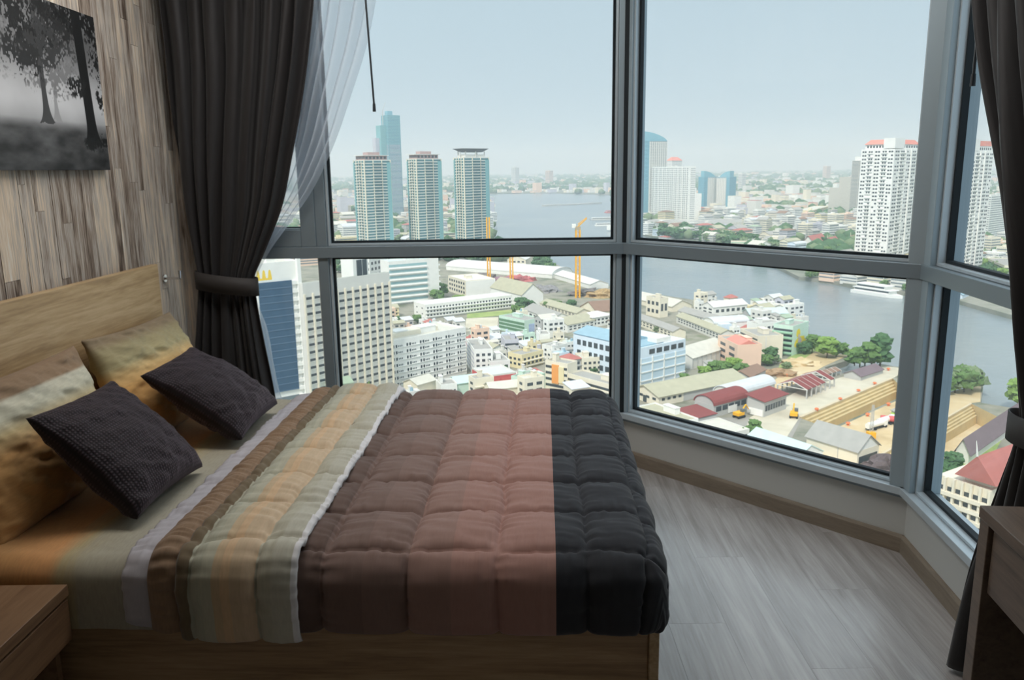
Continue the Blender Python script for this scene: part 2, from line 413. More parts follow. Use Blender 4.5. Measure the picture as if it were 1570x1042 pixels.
window_2 = window('window_2', PAB, ANG_B, LEN_B, None)
member(window_2, 'end_stile', 0.008, 0.036, ST, HD, -0.016); member(window_2, 'end_stile', LEN_B-0.062, LEN_B-0.006, ST, HD, -0.03)
pane(window_2, 0.046, LEN_B-0.074, T1+0.012, HD-0.012); pane(window_2, 0.046, LEN_B-0.074, ST+0.012, T0-0.002)
window_3 = window('window_3', PBC, ANG_C, LEN_C, None)
member(window_3, 'end_stile', 0.006, 0.07, ST, HD, -0.026); member(window_3, 'end_stile', LEN_C-0.06, LEN_C, ST, HD)
pane(window_3, 0.082, LEN_C-0.07, T1+0.012, HD-0.012); pane(window_3, 0.082, LEN_C-0.07, ST+0.012, T0-0.002)
for nm, P, ang in (('trim_1', PAB, ANG_B*0.5), ('trim_2', PBC, (ANG_B+ANG_C)*0.5)):
    b = MB(); b.box(-0.011, 0.011, -0.022, 0.06, ST, T0-0.0); b.box(-0.011, 0.011, -0.022, 0.06, T1, HD)
    o = b.build(nm, GASKET); o.location = (P.x, P.y, 0); o.rotation_euler = (0, 0, ang); o['kind'] = 'structure'

# fill light panels added on the ceiling out of view, to brighten the room
def added_fill_panel(x, y, w, d, watts, label):
    t = thing('added_fill_panel', label, 'lamp', (x, y, CEIL_Z), 0, 'added fill light panels')
    b = MB(); b.box(-w/2-0.02, w/2+0.02, -d/2-0.02, d/2+0.02, -0.03, 0.0); b.build('fill_panel_rim', ALU_L, t)
    em, nt, bs = new_mat('fill_panel_diffuser'); bs.inputs['Emission Color'].default_value = (1, 0.96, 0.90, 1); bs.inputs['Emission Strength'].default_value = 1.0
    b = MB(); b.box(-w/2, w/2, -d/2, d/2, -0.034, -0.03); b.build('fill_panel_diffuser', em, t)
    ld = bpy.data.lights.new('added_fill_light', 'AREA'); ld.shape = 'RECTANGLE'; ld.size = w; ld.size_y = d; ld.energy = watts; ld.color = (1, 0.975, 0.95)
    lo = bpy.data.objects.new('fill_panel_light', ld); COL.objects.link(lo); lo.parent = t; lo.location = (0, 0, -0.036)
added_fill_panel(-0.65, 2.80, 1.2, 0.6, 20.0, 'flat white fill light panel added above the bed')
added_fill_panel(0.75, 2.45, 0.6, 0.6, 6.0, 'flat white fill light panel added above the bare floor')

# ------------------------------------------------------------------ picture on the left wall
def forest_picture():
    t = thing('wall_picture', 'frameless black and white canvas print of misty forest trees on the plank wall', 'picture', (-1.598, 2.38, 1.518))
    Wc, Hc, D = 0.895, 0.567, 0.024
    b = MB(); b.box(0, D, 0, Wc, 0, Hc); b.build('canvas', flat('canvas_edge', (0.05, 0.05, 0.05), 0.8), t, bevel=0.002)
    nu, nv = 360, 230
    U, V = np.meshgrid(np.linspace(0, 1, nu), np.linspace(0, 1, nv), indexing='ij')   # V upward
    X = U*Wc/Hc
    # mist, brighter around the gap low in the middle
    g = 0.20 + 0.50*np.exp(-((V-0.42)/0.22)**2) + 0.10*fbm(X*3, V*3, seed=5)
    g = g + 0.20*np.clip((V-0.5)*2, 0, 1)*(0.6+0.5*fbm(X*2, V*2, seed=9))
    ground = np.clip((0.30-V)/0.06, 0, 1)
    gg = 0.22 + 0.14*fbm(X*6, V*16, seed=3) - 0.32*(0.26-V)*1.2
    g = g*(1-ground) + np.clip(gg, 0.05, 0.6)*ground
    def trunk(u0, w, base, tone, lean=0.0, flare=1.8):
        nonlocal g
        c = u0 + lean*(V-base); ww = w*(1+flare*np.exp(-(V-base)/0.05)*(V > base-0.02))
        mk = np.clip((ww-np.abs(U-c))/0.003, 0, 1)*(V > base-0.015+0.03*vnoise(U*40, V*3, seed=2)*0.3)
        g = g*(1-mk) + tone*mk
    def foliage(cx, cy, rx, ry, tone, dens, seed):
        nonlocal g
        d = ((U-cx)/rx)**2 + ((V-cy)/ry)**2
        n = fbm(X*16, V*16, oct=5, seed=seed) + 0.55*vnoise(X*75, V*75, seed=seed+3)
        mk = np.clip((dens - d*0.9 + n*1.5)*3.0, 0, 1)*np.clip(1.6-d, 0, 1)
        g = g*(1-mk) + tone*mk
    trunk(0.62, 0.010, 0.31, 0.50); trunk(0.18, 0.012, 0.31, 0.45)
    foliage(0.62, 0.62, 0.20, 0.20, 0.36, 0.50, 11); foliage(0.2, 0.7, 0.2, 0.2, 0.4, 0.5, 31)
    trunk(0.55, 0.017, 0.29, 0.17, -0.02)
    foliage(0.52, 0.88, 0.26, 0.22, 0.06, 0.8, 21); foliage(0.47, 0.68, 0.18, 0.18, 0.09, 0.65, 23); foliage(0.62, 0.76, 0.20, 0.18, 0.13, 0.45, 27); foliage(0.72, 0.9, 0.16, 0.14, 0.08, 0.5, 61)
    trunk(0.885, 0.038, 0.18, 0.025, -0.05, 0.9)
    foliage(0.86, 0.98, 0.22, 0.14, 0.03, 0.7, 41); foliage(0.97, 0.78, 0.07, 0.24, 0.04, 0.55, 43); foliage(0.80, 0.52, 0.09, 0.07, 0.06, 0.5, 47); foliage(0.985, 0.50, 0.04, 0.12, 0.06, 0.35, 49)
    foliage(0.90, 0.17, 0.10, 0.05, 0.05, 0.6, 51); foliage(0.98, 0.2, 0.04, 0.05, 0.03, 0.7, 53)
    g = np.clip(g, 0.015, 0.9)
    P = np.stack([np.full_like(U, D+0.0006), U*Wc, V*Hc], -1)
    me = grid_mesh('canvas_print', P, flat('print_placeholder', (0.5, 0.5, 0.5)), smooth=False)
    ca = me.color_attributes.new('print', 'FLOAT_COLOR', 'POINT')
    gl = g.reshape(-1)**1.6
    ca.data.foreach_set('color', np.stack([gl, gl, gl*1.02, np.ones_like(gl)], -1).reshape(-1))
    mt, nt, bs = new_mat('forest_print'); at = N(nt, 'ShaderNodeVertexColor', layer_name='print'); nt.links.new(at.outputs[0], bs.inputs['Base Color']); bs.inputs['Roughness'].default_value = 0.6
    me.materials.clear(); me.materials.append(mt)
    link('canvas_print', me, t)
forest_picture()

# ================================================================== BED
HX, HY, BED_A = -1.563, 1.893, math.radians(-2.2)
BL, BW_ = 1.93, 1.56
def bed_world(x, y, z):
    c, s = math.cos(BED_A), math.sin(BED_A); return Vector((HX + x*c - y*s, HY + x*s + y*c, z))
bed = thing('bed', 'oak veneer double bed with a plain panel headboard against the plank wall', 'bed', (HX, HY, 0), BED_A)
b = MB(); b.box(-0.032, -0.002, -0.06, BW_+0.005, 0.10, 1.125); b.build('headboard', W_OAK_Y, bed, bevel=0.003)
b = MB(); b.box(0, BL-0.03, 0.045, 0.075, 0.06, 0.362); b.build('side_rail', W_OAK_X, bed, bevel=0.003)
b = MB(); b.box(0, BL-0.03, BW_-0.075, BW_-0.045, 0.06, 0.362); b.build('side_rail', W_OAK_X, bed, bevel=0.003)
b = MB(); b.box(BL-0.03, BL-0.004, 0.035, BW_-0.035, 0.06, 0.362); b.build('foot_panel', W_OAK_Y, bed, bevel=0.003)
b = MB(); b.box(0.1, BL-0.15, 0.15, BW_-0.15, 0.0, 0.06); b.build('plinth', flat('dark_plinth', (0.03, 0.025, 0.02), 0.8), bed)
b = MB(); b.box(0, BL-0.03, 0.075, BW_-0.075, 0.30, 0.345); b.build('mattress_board', W_OAK_X, bed)

mat_t = thing('mattress', 'thick mattress in a striped ochre and sage fitted sheet on the bed', 'mattress', (HX, HY, 0.345), BED_A)
b = MB(); b.box(0.02, BL-0.05, 0.06, BW_-0.06, 0, 0.18); b.build('mattress_core', flat('mattress_white', (0.6, 0.58, 0.54), 0.9), mat_t, bevel=0.05, seg=4)

def drape(p, q, L, W, R, ztop):
    dx = np.maximum(0, p-(L-R)); dn = np.maximum(0, R-q); df = np.maximum(0, q-(W-R))
    dy = np.maximum(dn, df); sy = np.where(dn > 0, -1.0, 1.0)
    d = np.maximum(dx, dy)
    hyp = np.sqrt(dx*dx+dy*dy)+1e-9
    cx, cy = dx/hyp, dy/hyp*sy
    phi = np.minimum(d/R, math.pi/2)
    off = R*np.sin(phi); drop = R*(1-np.cos(phi)) + np.maximum(0, d-R*math.pi/2)
    bx = np.minimum(p, L-R); by = np.clip(q, R, W-R)
    P = np.stack([bx+cx*off, by+cy*off, ztop-drop], -1)
    Nn = np.stack([cx*np.sin(phi), cy*np.sin(phi), np.cos(phi)], -1)
    return P, Nn

def line_dist(v, lines):
    r = np.full_like(v, 9.0)
    for l in lines: r = np.minimum(r, np.abs(v-l))
    return r

# fitted sheet over the mattress, bare at the head end
R, ZT = 0.065, 0.542
over = R*math.pi/2 - R + 0.0
p = np.linspace(0.0, 1.0, 130); q = np.linspace(R-0.215, BW_-R+0.215, 260)
Pp, Q = np.meshgrid(p, q, indexing='ij')
P, Nn = drape(Pp, Q, 5.0, BW_-0.02, R, ZT)
P[..., 1] += 0.01
disp = 0.006*fbm(Pp*4, Q*2.2, seed=2) + 0.004*fbm(Pp*12, Q*3, seed=4) + 0.003*fbm(Pp*3+Q*9, Q*3, seed=6)
P = P + Nn*disp[..., None]
P[..., 2] -= 0.345
SHEET = fabric_bands('striped_sheet', [(-0.3, (0.30, 0.17, 0.07)), (0.18, (0.36, 0.21, 0.085)), (0.30, (0.50, 0.26, 0.10)), (0.40, (0.60, 0.30, 0.12)), (0.46, (0.42, 0.34, 0.19)), (0.50, (0.37, 0.335, 0.25)), (0.60, (0.37, 0.345, 0.275)), (0.9, (0.33, 0.33, 0.27))], soft=0.09)
link('fitted_sheet', grid_mesh('fitted_sheet', P, SHEET, np.stack([Pp, Q], -1)), mat_t)

ROWS = [0.058 + 0.2245*k for k in range(0, 7)]
def quilt(name, p0, p1, zt, mat, parent, cols, drop_n, drop_f, foot, R=0.075, out=0.0, amp=0.016, seed=0, thick=0.012, npu=None, wrinkle=1.0, L=BL, skirt=True, yo=0.0):
    """quilted cover between p0 and p1 (metres from the head); foot: it also drapes over the foot end"""
    pe = p1 if not foot else L-R + R*math.pi/2 + foot
    n_p = npu or int((pe-p0)/0.0055); qa = R - out - (R*math.pi/2 + drop_n); qb = BW_ + out - R + R*math.pi/2 + drop_f
    p = np.linspace(p0, pe, n_p); q = np.linspace(qa, qb, int((qb-qa)/0.0065))
    Pp, Q = np.meshgrid(p, q, indexing='ij')
    wob = 0.008*vnoise(Q*6, Pp*2, seed=seed+7); wob2 = 0.007*vnoise(Pp*9, Q*2, seed=seed+8)
    dr = line_dist(Q+wob2, ROWS); dc = line_dist(Pp+wob, cols)
    on_top = ((Q > 0.03) & (Q < BW_-0.03))
    dr = np.where(Q < 0.03, np.minimum(dr, 0.08), dr)
    puff = amp*1.3*(0.5*(1-np.exp(-dr/0.007))+0.5*(1-np.exp(-dr/0.05)))*(0.5*(1-np.exp(-dc/0.007))+0.5*(1-np.exp(-dc/0.045)))
    # puckers run away from the stitched seams
    pk = vnoise(Pp*70, Q*9, seed=seed+1)*np.exp(-dr/0.05)*0.006 + vnoise(Pp*9, Q*75, seed=seed+2)*np.exp(-dc/0.045)*0.006
    wr = 0.0042*fbm(Pp*9+Q*5, Q*14, seed=seed+3) + 0.0050*vnoise(Pp*5+Q*3, Q*34+Pp*8, seed=seed+4)*np.clip(vnoise(Pp*3, Q*3, seed=seed+5)+0.2, 0, 1)
    P, Nn = drape(Pp, Q+out, L, BW_+2*out, R, zt); P[..., 1] -= out
    disp = puff + (pk+wr)*wrinkle + 0.004*fbm(Pp*2, Q*2, seed=seed+9)
    # hem tucks in and pinches at the edge
    edge = np.minimum(Q-qa, qb-Q); disp = disp - 0.018*np.exp(-edge/0.012)
    if foot: disp = disp - 0.018*np.exp(-(pe-Pp)/0.012)
    P = P + Nn*disp[..., None]
    P[..., 1] += yo
    me = grid_mesh(name, P, mat, np.stack([Pp, Q], -1))
    o = link(name, me, parent)
    so = o.modifiers.new('thickness', 'SOLIDIFY'); so.thickness = thick; so.offset = -1
    return o

com = thing('comforter', 'quilted comforter in brown, mauve and black bands with a striped turned-back top', 'comforter', (HX, HY, 0), BED_A)
CMAIN = fabric_bands('comforter_bands', [(0.5, (0.13, 0.085, 0.070)), (1.075, (0.19, 0.125, 0.105)), (1.18, (0.215, 0.14, 0.118)), (1.295, (0.30, 0.185, 0.155)), (1.40, (0.35, 0.20, 0.166)), (1.50, (0.37, 0.21, 0.176)), (1.662, (0.034, 0.036, 0.042)), (2.3, (0.034, 0.036, 0.042))], mottling=0.05)
quilt('quilt_panel', 0.80, 1.9, 0.556, CMAIN, com, [0.865, 1.084, 1.295, 1.520, 1.744, 1.90], 0.115, 0.115, 0.125, seed=3, amp=0.026)
CFOLD = fabric_bands('turned_back_stripes', [(0.6, (0.20, 0.125, 0.07)), (0.728, (0.16, 0.12, 0.075)), (0.762, (0.40, 0.395, 0.31)), (0.80, (0.44, 0.425, 0.33)), (0.828, (0.52, 0.39, 0.25)), (0.85, (0.60, 0.42, 0.26)), (0.87, (0.54, 0.41, 0.275)), (0.90, (0.58, 0.44, 0.30)), (0.928, (0.45, 0.43, 0.34)), (0.97, (0.47, 0.45, 0.37)), (1.016, (0.72, 0.70, 0.70)), (1.2, (0.72, 0.70, 0.70))], mottling=0.07)
quilt('turned_back_top', 0.732, 1.034, 0.583, CFOLD, com, [0.722, 0.762, 0.925, 1.034], 0.140, 0.130, 0, seed=13, amp=0.024, R=0.085, thick=0.02, out=0.034)
CRUCH = fabric_bands('ruched_brown_piping', [(0.0, (0.25, 0.165, 0.105)), (3.0, (0.25, 0.165, 0.105))], mottling=0.15)
def ruched(p0, p1, zt):
    R = 0.08; qa = R-(R*math.pi/2+0.13); qb = BW_-R+R*math.pi/2+0.12
    s = np.linspace(0, 1, 22); q = np.linspace(qa, qb, 520)
    S, Q = np.meshgrid(s, q, indexing='ij'); Pp = p0+(p1-p0)*S
    P, Nn = drape(Pp, Q+0.015, 5, BW_+0.03, R, zt); P[..., 1] -= 0.015
    d = 0.022*np.sin(math.pi*S)**0.7 + (0.0065*vnoise(Pp*14+Q*10, Q*62, seed=5) + 0.004*vnoise(Pp*20, Q*120, seed=6))*np.sin(math.pi*S)**0.5
    P = P + Nn*d[..., None]; P[..., 1] -= 0.003
    o = link('ruched_piping', grid_mesh('ruched_piping', P, CRUCH, np.stack([Pp, Q], -1)), com)
ruched(0.650, 0.742, 0.578)
CLIN = fabric_bands('lavender_lining', [(0.0, (0.44, 0.42, 0.45)), (3.0, (0.44, 0.42, 0.45))], mottling=0.06)
quilt('lining_edge', 0.575, 0.69, 0.556, CLIN, com, [0.575, 0.70], 0.11, 0.115, 0, seed=23, amp=0.014)

# ------------------------------------------------------------------ pillows and cushions
def pillow_mesh(name, a, b_, T, mat, seed, nu=90, wr=0.006, ear=0.06, flange=0.0):
    u = np.linspace(-1, 1, nu); U, V = np.meshgrid(u, u, indexing='ij')
    out = []
    for side in (1, -1):
        X = U*a/2*(1-ear*(1-V**2)*np.abs(U)**3); Y = V*b_/2*(1-ear*(1-U**2)*np.abs(V)**3)
        th = T/2*(np.clip((1-U**2), 0, 1)*np.clip((1-V**2), 0, 1))**0.42*(1-0.18*V)
        n = wr*(fbm(U*3, V*3, seed=seed+side)*1.3 + fbm(U*7+V*2, V*5, seed=seed+4+side)*0.9 + 0.7*vnoise(U*5+V*9, V*2-U*3, seed=seed+9))
        n = n*np.clip((1-np.maximum(abs(U), abs(V)))/0.08, 0, 1)
        Z = side*(th+n)
        out.append((np.stack([X, Y, Z], -1), np.stack([U*a/2, V*b_/2], -1)))
    (P1, uv1), (P2, uv2) = out
    me1 = grid_mesh(name, P1, mat, uv1); me2 = grid_mesh(name, P2[::-1], mat, uv2[::-1])
    bm = bmesh.new(); bm.from_mesh(me1); bm.from_mesh(me2); bmesh.ops.remove_doubles(bm, verts=bm.verts, dist=2e-4)
    bm.to_mesh(me1); bm.free(); bpy.data.meshes.remove(me2)
    me1.polygons.foreach_set('use_smooth', [True]*len(me1.polygons)); return me1

def place(o, c, xa, ya):
    xa = Vector(xa).normalized(); ya = Vector(ya); ya = (ya - xa*ya.dot(xa)).normalized(); za = xa.cross(ya)
    o.matrix_world = Matrix(((xa.x, ya.x, za.x, c[0]), (xa.y, ya.y, za.y, c[1]), (xa.z, ya.z, za.z, c[2]), (0, 0, 0, 1)))
PIL1 = fabric_bands('near_pillow_stripes', [(-0.3, (0.42, 0.24, 0.10)), (-0.10, (0.50, 0.28, 0.11)), (0.02, (0.53, 0.30, 0.12)), (0.07, (0.50, 0.40, 0.22)), (0.11, (0.56, 0.54, 0.42)), (0.155, (0.58, 0.55, 0.44)), (0.165, (0.28, 0.19, 0.12)), (0.3, (0.24, 0.16, 0.10))], axis=1, soft=0.02)
PIL2 = fabric_bands('far_pillow_stripes', [(-0.3, (0.40, 0.24, 0.11)), (-0.08, (0.52, 0.29, 0.11)), (0.02, (0.66, 0.38, 0.14)), (0.07, (0.64, 0.44, 0.20)), (0.11, (0.42, 0.36, 0.20)), (0.17, (0.33, 0.28, 0.16)), (0.205, (0.25, 0.19, 0.12)), (0.3, (0.2, 0.15, 0.1))], axis=1, soft=0.03)
def pillow(name, label, cat, me, c, xa, ya, group):
    o = link(name, me); place(o, c, xa, ya); tag(o, label, cat, group); return o
pillow('pillow', 'large ochre pillow with cream edge, nearest to the bedside table', 'pillow', pillow_mesh('pillow', 0.68, 0.44, 0.20, PIL1, 3, wr=0.011), (-1.43, 2.34, 0.728), (0.05, 1, 0), (-0.30, 0, 0.92), 'striped pillows against the headboard')
pillow('pillow', 'large orange and olive pillow at the window end of the headboard', 'pillow', pillow_mesh('pillow', 0.66, 0.44, 0.20, PIL2, 8, wr=0.012), (-1.395, 3.07, 0.728), (0.05, 1, -0.02), (-0.34, 0, 0.92), 'striped pillows against the headboard')

def rib_mat():
    mt, nt, bs = new_mat('aubergine_rib'); bs.inputs['Roughness'].default_value = 0.7; bs.inputs['Sheen Weight'].default_value = 0.2; bs.inputs['Sheen Tint'].default_value = (0.8, 0.65, 0.75, 1); bs.inputs['Specular IOR Level'].default_value = 0.25
    uv = N(nt, 'ShaderNodeUVMap')
    def wave(ang, sc):
        mp = N(nt, 'ShaderNodeMapping'); mp.inputs['Rotation'].default_value = (0, 0, ang); w = N(nt, 'ShaderNodeTexWave'); w.inputs['Scale'].default_value = sc; w.inputs['Distortion'].default_value = 0.6; w.inputs['Detail'].default_value = 1
        nt.links.new(uv.outputs[0], mp.inputs['Vector']); nt.links.new(mp.outputs[0], w.inputs['Vector']); return w
    w1, w2 = wave(0, 34), wave(math.pi/2, 34)
    mu = N(nt, 'ShaderNodeMath', operation='MULTIPLY'); nt.links.new(w1.outputs['Fac'], mu.inputs[0]); nt.links.new(w2.outputs['Fac'], mu.inputs[1])
    cr = N(nt, 'ShaderNodeValToRGB'); cr.color_ramp.elements[0].color = (0.008, 0.006, 0.0075, 1); cr.color_ramp.elements[1].color = (0.058, 0.040, 0.050, 1)
    nt.links.new(mu.outputs[0], cr.inputs[0]); nt.links.new(cr.outputs[0], bs.inputs['Base Color'])
    bp = N(nt, 'ShaderNodeBump'); bp.inputs['Strength'].default_value = 0.6; bp.inputs['Distance'].default_value = 0.003
    nt.links.new(mu.outputs[0], bp.inputs['Height']); nt.links.new(bp.outputs[0], bs.inputs['Normal']); return mt
RIB = rib_mat()
def rib_cushion(label, c, xa, ya, w, h, seed):
    pillow('cushion', label, 'cushion', pillow_mesh('cushion', w, h, 0.17, RIB, seed, wr=0.006, ear=0.07), c, xa, ya, 'dark ribbed cushions')
rib_cushion('dark aubergine ribbed cushion leaning on the near ochre pillow', (-1.165, 2.308, 0.712), (0.052, 0.998, -0.019), (-0.694, 0.049, 0.718), 0.43, 0.40, 5)
rib_cushion('dark aubergine ribbed cushion nearest the window curtain', (-1.122, 2.951, 0.700), (0.015, 1.0, 0.015), (-0.815, 0.004, 0.580), 0.43, 0.41, 9)

# ================================================================== bedside table and desk
ns = thing('bedside_table', 'brown wooden bedside table with a shallow drawer beside the bed', 'table', (-1.595, 1.36, 0))
b = MB(); b.box(0, 0.475, 0, 0.505, 0.47, 0.50); b.build('table_top', W_NIGHT, ns, bevel=0.002)
b = MB(); b.box(0, 0.455, 0.004, 0.022, 0.36, 0.467); b.box(0, 0.455, 0.483, 0.501, 0.36, 0.467); b.box(0, 0.455, 0.022, 0.483, 0.36, 0.375); b.build('drawer_box', W_NIGHT, ns)
b = MB(); b.box(0.456, 0.472, 0.003, 0.502, 0.352, 0.462); b.build('drawer_front', W_NIGHT, ns, bevel=0.002)
b = MB(); b.box(0.0, 0.44, 0.47, 0.49, 0.0, 0.36); b.build('side_panel', W_NIGHT, ns); b = MB(); b.box(0.0, 0.44, 0.012, 0.032, 0.0, 0.36); b.build('side_panel', W_NIGHT, ns)
b = MB(); b.box(0.0, 0.015, 0.032, 0.47, 0.0, 0.36); b.build('back_panel', W_NIGHT, ns)

desk = thing('writing_desk', 'brown wooden desk with a drawer under its top, by the right curtain', 'desk', (1.045, 1.70, 0), math.radians(-7))
# local: x towards the wall, y from the far end (0) towards the camera (negative)
DK = 0.345
b = MB(); b.box(-0.003, DK, -1.25, 0.0, 0.722, 0.75); b.build('desk_top', W_DESK, desk, bevel=0.002)
b = MB(); b.box(0, DK, -0.045, -0.002, 0, 0.722); b.build('side_panel', W_DESK, desk, bevel=0.002)
b = MB(); b.box(0, DK, -1.248, -1.205, 0, 0.722); b.build('side_panel', W_DESK, desk, bevel=0.002)
b = MB(); b.box(0.008, 0.028, -1.19, -0.052, 0.565, 0.712); b.build('drawer_front', W_DESK, desk, bevel=0.002)
b = MB(); b.box(0.03, DK-0.02, -1.19, -0.055, 0.575, 0.59); b.box(0.03, DK-0.02, -1.19, -1.175, 0.59, 0.70); b.box(0.03, DK-0.02, -0.07, -0.055, 0.59, 0.70); b.build('drawer_box', W_DESK, desk)
b = MB(); b.box(DK-0.018, DK-0.002, -1.205, -0.045, 0.1, 0.722); b.build('back_panel', W_DESK, desk)

# ================================================================== curtains
def curtain_mesh(name, rows, mat, folds, amp, normal, nz=150, ns_=None, seed=0, drift=0.5, thick=0.0, gather=None):
    """rows: (z, left point (x,y), right point (x,y), fold depth) from top to bottom"""
    ns_ = ns_ or folds*14
    zs = np.array([r[0] for r in rows]); order = np.argsort(zs)
    zz = np.linspace(rows[0][0], rows[-1][0], nz)
    def interp(f):
        v = np.array([f(r) for r in rows])[order]; x = zs[order]
        # smooth monotone-ish cubic through the rows
        mslope = np.gradient(v, x); i = np.clip(np.searchsorted(x, zz)-1, 0, len(x)-2)
        h = x[i+1]-x[i]; t = (zz-x[i])/h
        return (2*t**3-3*t**2+1)*v[i] + (t**3-2*t**2+t)*h*mslope[i] + (-2*t**3+3*t**2)*v[i+1] + (t**3-t**2)*h*mslope[i+1]
    lx, ly = interp(lambda r: r[1][0]), interp(lambda r: r[1][1]); rx, ry = interp(lambda r: r[2][0]), interp(lambda r: r[2][1]); am = np.clip(interp(lambda r: r[3]), 0.003, 1)
    s = np.linspace(0, 1, ns_)
    S, Z = np.meshgrid(s, zz, indexing='ij')
    sw = S + 0.018*vnoise(S*7, Z*1.2, seed=seed) + 0.006*vnoise(S*20, Z*2.4, seed=seed+1)
    wave = np.sin(2*math.pi*folds*sw + drift*vnoise(S*3, Z*1.0, seed=seed+2)*3)
    wave = np.sign(wave)*np.abs(wave)**0.8 + 0.75*vnoise(S*folds*1.3, Z*0.9, seed=seed+3) + 0.35*vnoise(S*folds*3.1, Z*1.3, seed=seed+6)
    A = am[None, :]*amp
    X = lx[None, :]*(1-S) + rx[None, :]*S + normal[0]*A*wave; Y = ly[None, :]*(1-S) + ry[None, :]*S + normal[1]*A*wave
    # slight sideways gathering so that folds overlap
    X = X + (rx-lx)[None, :]/folds*0.16*np.cos(2*math.pi*folds*sw)*1.0; Y = Y + (ry-ly)[None, :]/folds*0.16*np.cos(2*math.pi*folds*sw)
    P = np.stack([X, Y, Z], -1)
    return grid_mesh(name, P, mat, np.stack([S, Z], -1))
def curtain_mat():
    mt, nt, bs = new_mat('dark_taupe_curtain'); bs.inputs['Roughness'].default_value = 0.55; bs.inputs['Sheen Weight'].default_value = 0.12; bs.inputs['Specular IOR Level'].default_value = 0.3
    uv = N(nt, 'ShaderNodeUVMap'); mp = N(nt, 'ShaderNodeMapping'); mp.inputs['Scale'].default_value = (60, 4, 1); no = N(nt, 'ShaderNodeTexNoise'); no.inputs['Scale'].default_value = 3; no.inputs['Detail'].default_value = 4
    nt.links.new(uv.outputs[0], mp.inputs['Vector']); nt.links.new(mp.outputs[0], no.inputs['Vector'])
    cr = N(nt, 'ShaderNodeValToRGB'); cr.color_ramp.elements[0].color = (0.014, 0.0125, 0.0125, 1); cr.color_ramp.elements[1].color = (0.031, 0.028, 0.028, 1); nt.links.new(no.outputs[0], cr.inputs[0]); nt.links.new(cr.outputs[0], bs.inputs['Base Color'])
    return mt
CURT = curtain_mat()
def X_at(px, py, Y): 
    p = at_y(px, py, Y); return (p.x, p.y), p.z
def rows_y(Y, data, top=None, bottom=None):
    out = []
    for (lp, rp, py, a) in data:
        (l, z1), (r, z2) = X_at(lp, py, Y), X_at(rp, py, Y); out.append(((z1+z2)/2, l, r, a))
    if top: out.insert(0, (top[0], (top[1], Y), (top[2], Y), top[3]))
    if bottom: out.append((bottom[0], (bottom[1], Y), (bottom[2], Y), bottom[3]))
    return out
YC = 3.85
rows = rows_y(YC, [(242, 479, 2, 1.0), (252, 472, 80, 1.0), (260, 460, 160, 0.95), (270, 445, 240, 0.85), (283, 428, 320, 0.7), (298, 400, 395, 0.45), (304, 388, 428, 0.35), (303, 392, 462, 0.45), (300, 402, 520, 0.7), (298, 414, 580, 0.9)], (2.68, -1.56, -0.86, 1.0), (0.02, -1.52, -1.14, 1.0))
lc = thing('dark_curtain', 'dark taupe curtain tied back at the plank wall beside the bed', 'curtain', (-1.3, YC, 0), 0, 'dark tied-back curtains')
me = curtain_mesh('curtain_panel', rows, CURT, 8, 0.034, (0, 1), seed=4, ns_=190, drift=1.1)
o = link('curtain_panel', me, lc, (1.3, -YC, 0))
so = o.modifiers.new('thickness', 'SOLIDIFY'); so.thickness = 0.003
def tie_band(parent, off, pts, h, th, mat, slope=0.0):
    """closed band swept round the gathered cloth: pts is a loop of (x, y, z centre)"""
    b = MB(); k = len(pts)
    for (x, y, z) in pts:
        b.v += [(x-off[0], y-off[1], z-h/2), (x-off[0], y-off[1], z+h/2)]
    for i in range(k):
        j = (i+1) % k; b.f.append((2*i, 2*j, 2*j+1, 2*i+1)); b.mi.append(0)
    o = b.build('tieback_band', mat, parent, smooth=True); so = o.modifiers.new('thickness', 'SOLIDIFY'); so.thickness = th; so.offset = 1; return o
cxl, zt_ = X_at(305, 432, YC)[0][0], X_at(345, 434, YC)[1]; cxr = X_at(391, 436, YC)[0][0]
mx_, hw = (cxl+cxr)/2, (cxr-cxl)/2+0.012
pts = [(mx_+hw*math.cos(t)*(1), YC+0.062*math.sin(t), zt_ - 0.020*math.cos(t)) for t in np.linspace(0, 2*math.pi, 40, endpoint=False)]
tie_band(lc, (-1.3, YC), pts, 0.085, 0.004, flat('tieback_cloth', (0.04, 0.035, 0.033), 0.6))
hk = thing('curtain_hook', 'small steel curtain tieback hook on the plank wall', 'hook', (-1.598, 3.72, 1.03))
b = MB(); b.tube((0, 0, 0), (0.008, 0, 0), 0.018, 16); b.build('rose', CHROME, hk)
b = MB(); b.tube((0.008, 0, 0), (0.075, 0.0, 0), 0.006, 10); b.tube((0.075, 0, 0), (0.075, 0, 0.035), 0.006, 10, 0.008); b.build('arm', CHROME, hk)

YS = 3.935
rows = rows_y(YS, [(430, 573, 2, 1.0), (425, 561, 60, 1.0), (418, 537, 140, 1.0), (410, 507, 228, 0.9), (395, 474, 296, 0.8), (375, 440, 345, 0.6), (355, 408, 392, 0.4), (350, 392, 430, 0.3), (350, 394, 462, 0.35), (355, 408, 500, 0.5), (360, 421, 560, 0.7), (365, 432, 605, 0.8)], (2.68, -1.1, -0.50, 1.0), (0.02, -1.30, -0.98, 1.0))
sh = thing('sheer_curtain', 'white see-through voile curtain drawn aside behind the dark curtain', 'curtain', (-1.1, YS, 0))
me = curtain_mesh('voile_panel', rows, SHEER, 8, 0.030, (0, 1), seed=14, drift=0.8)
link('voile_panel', me, sh, (1.1, -YS, 0))

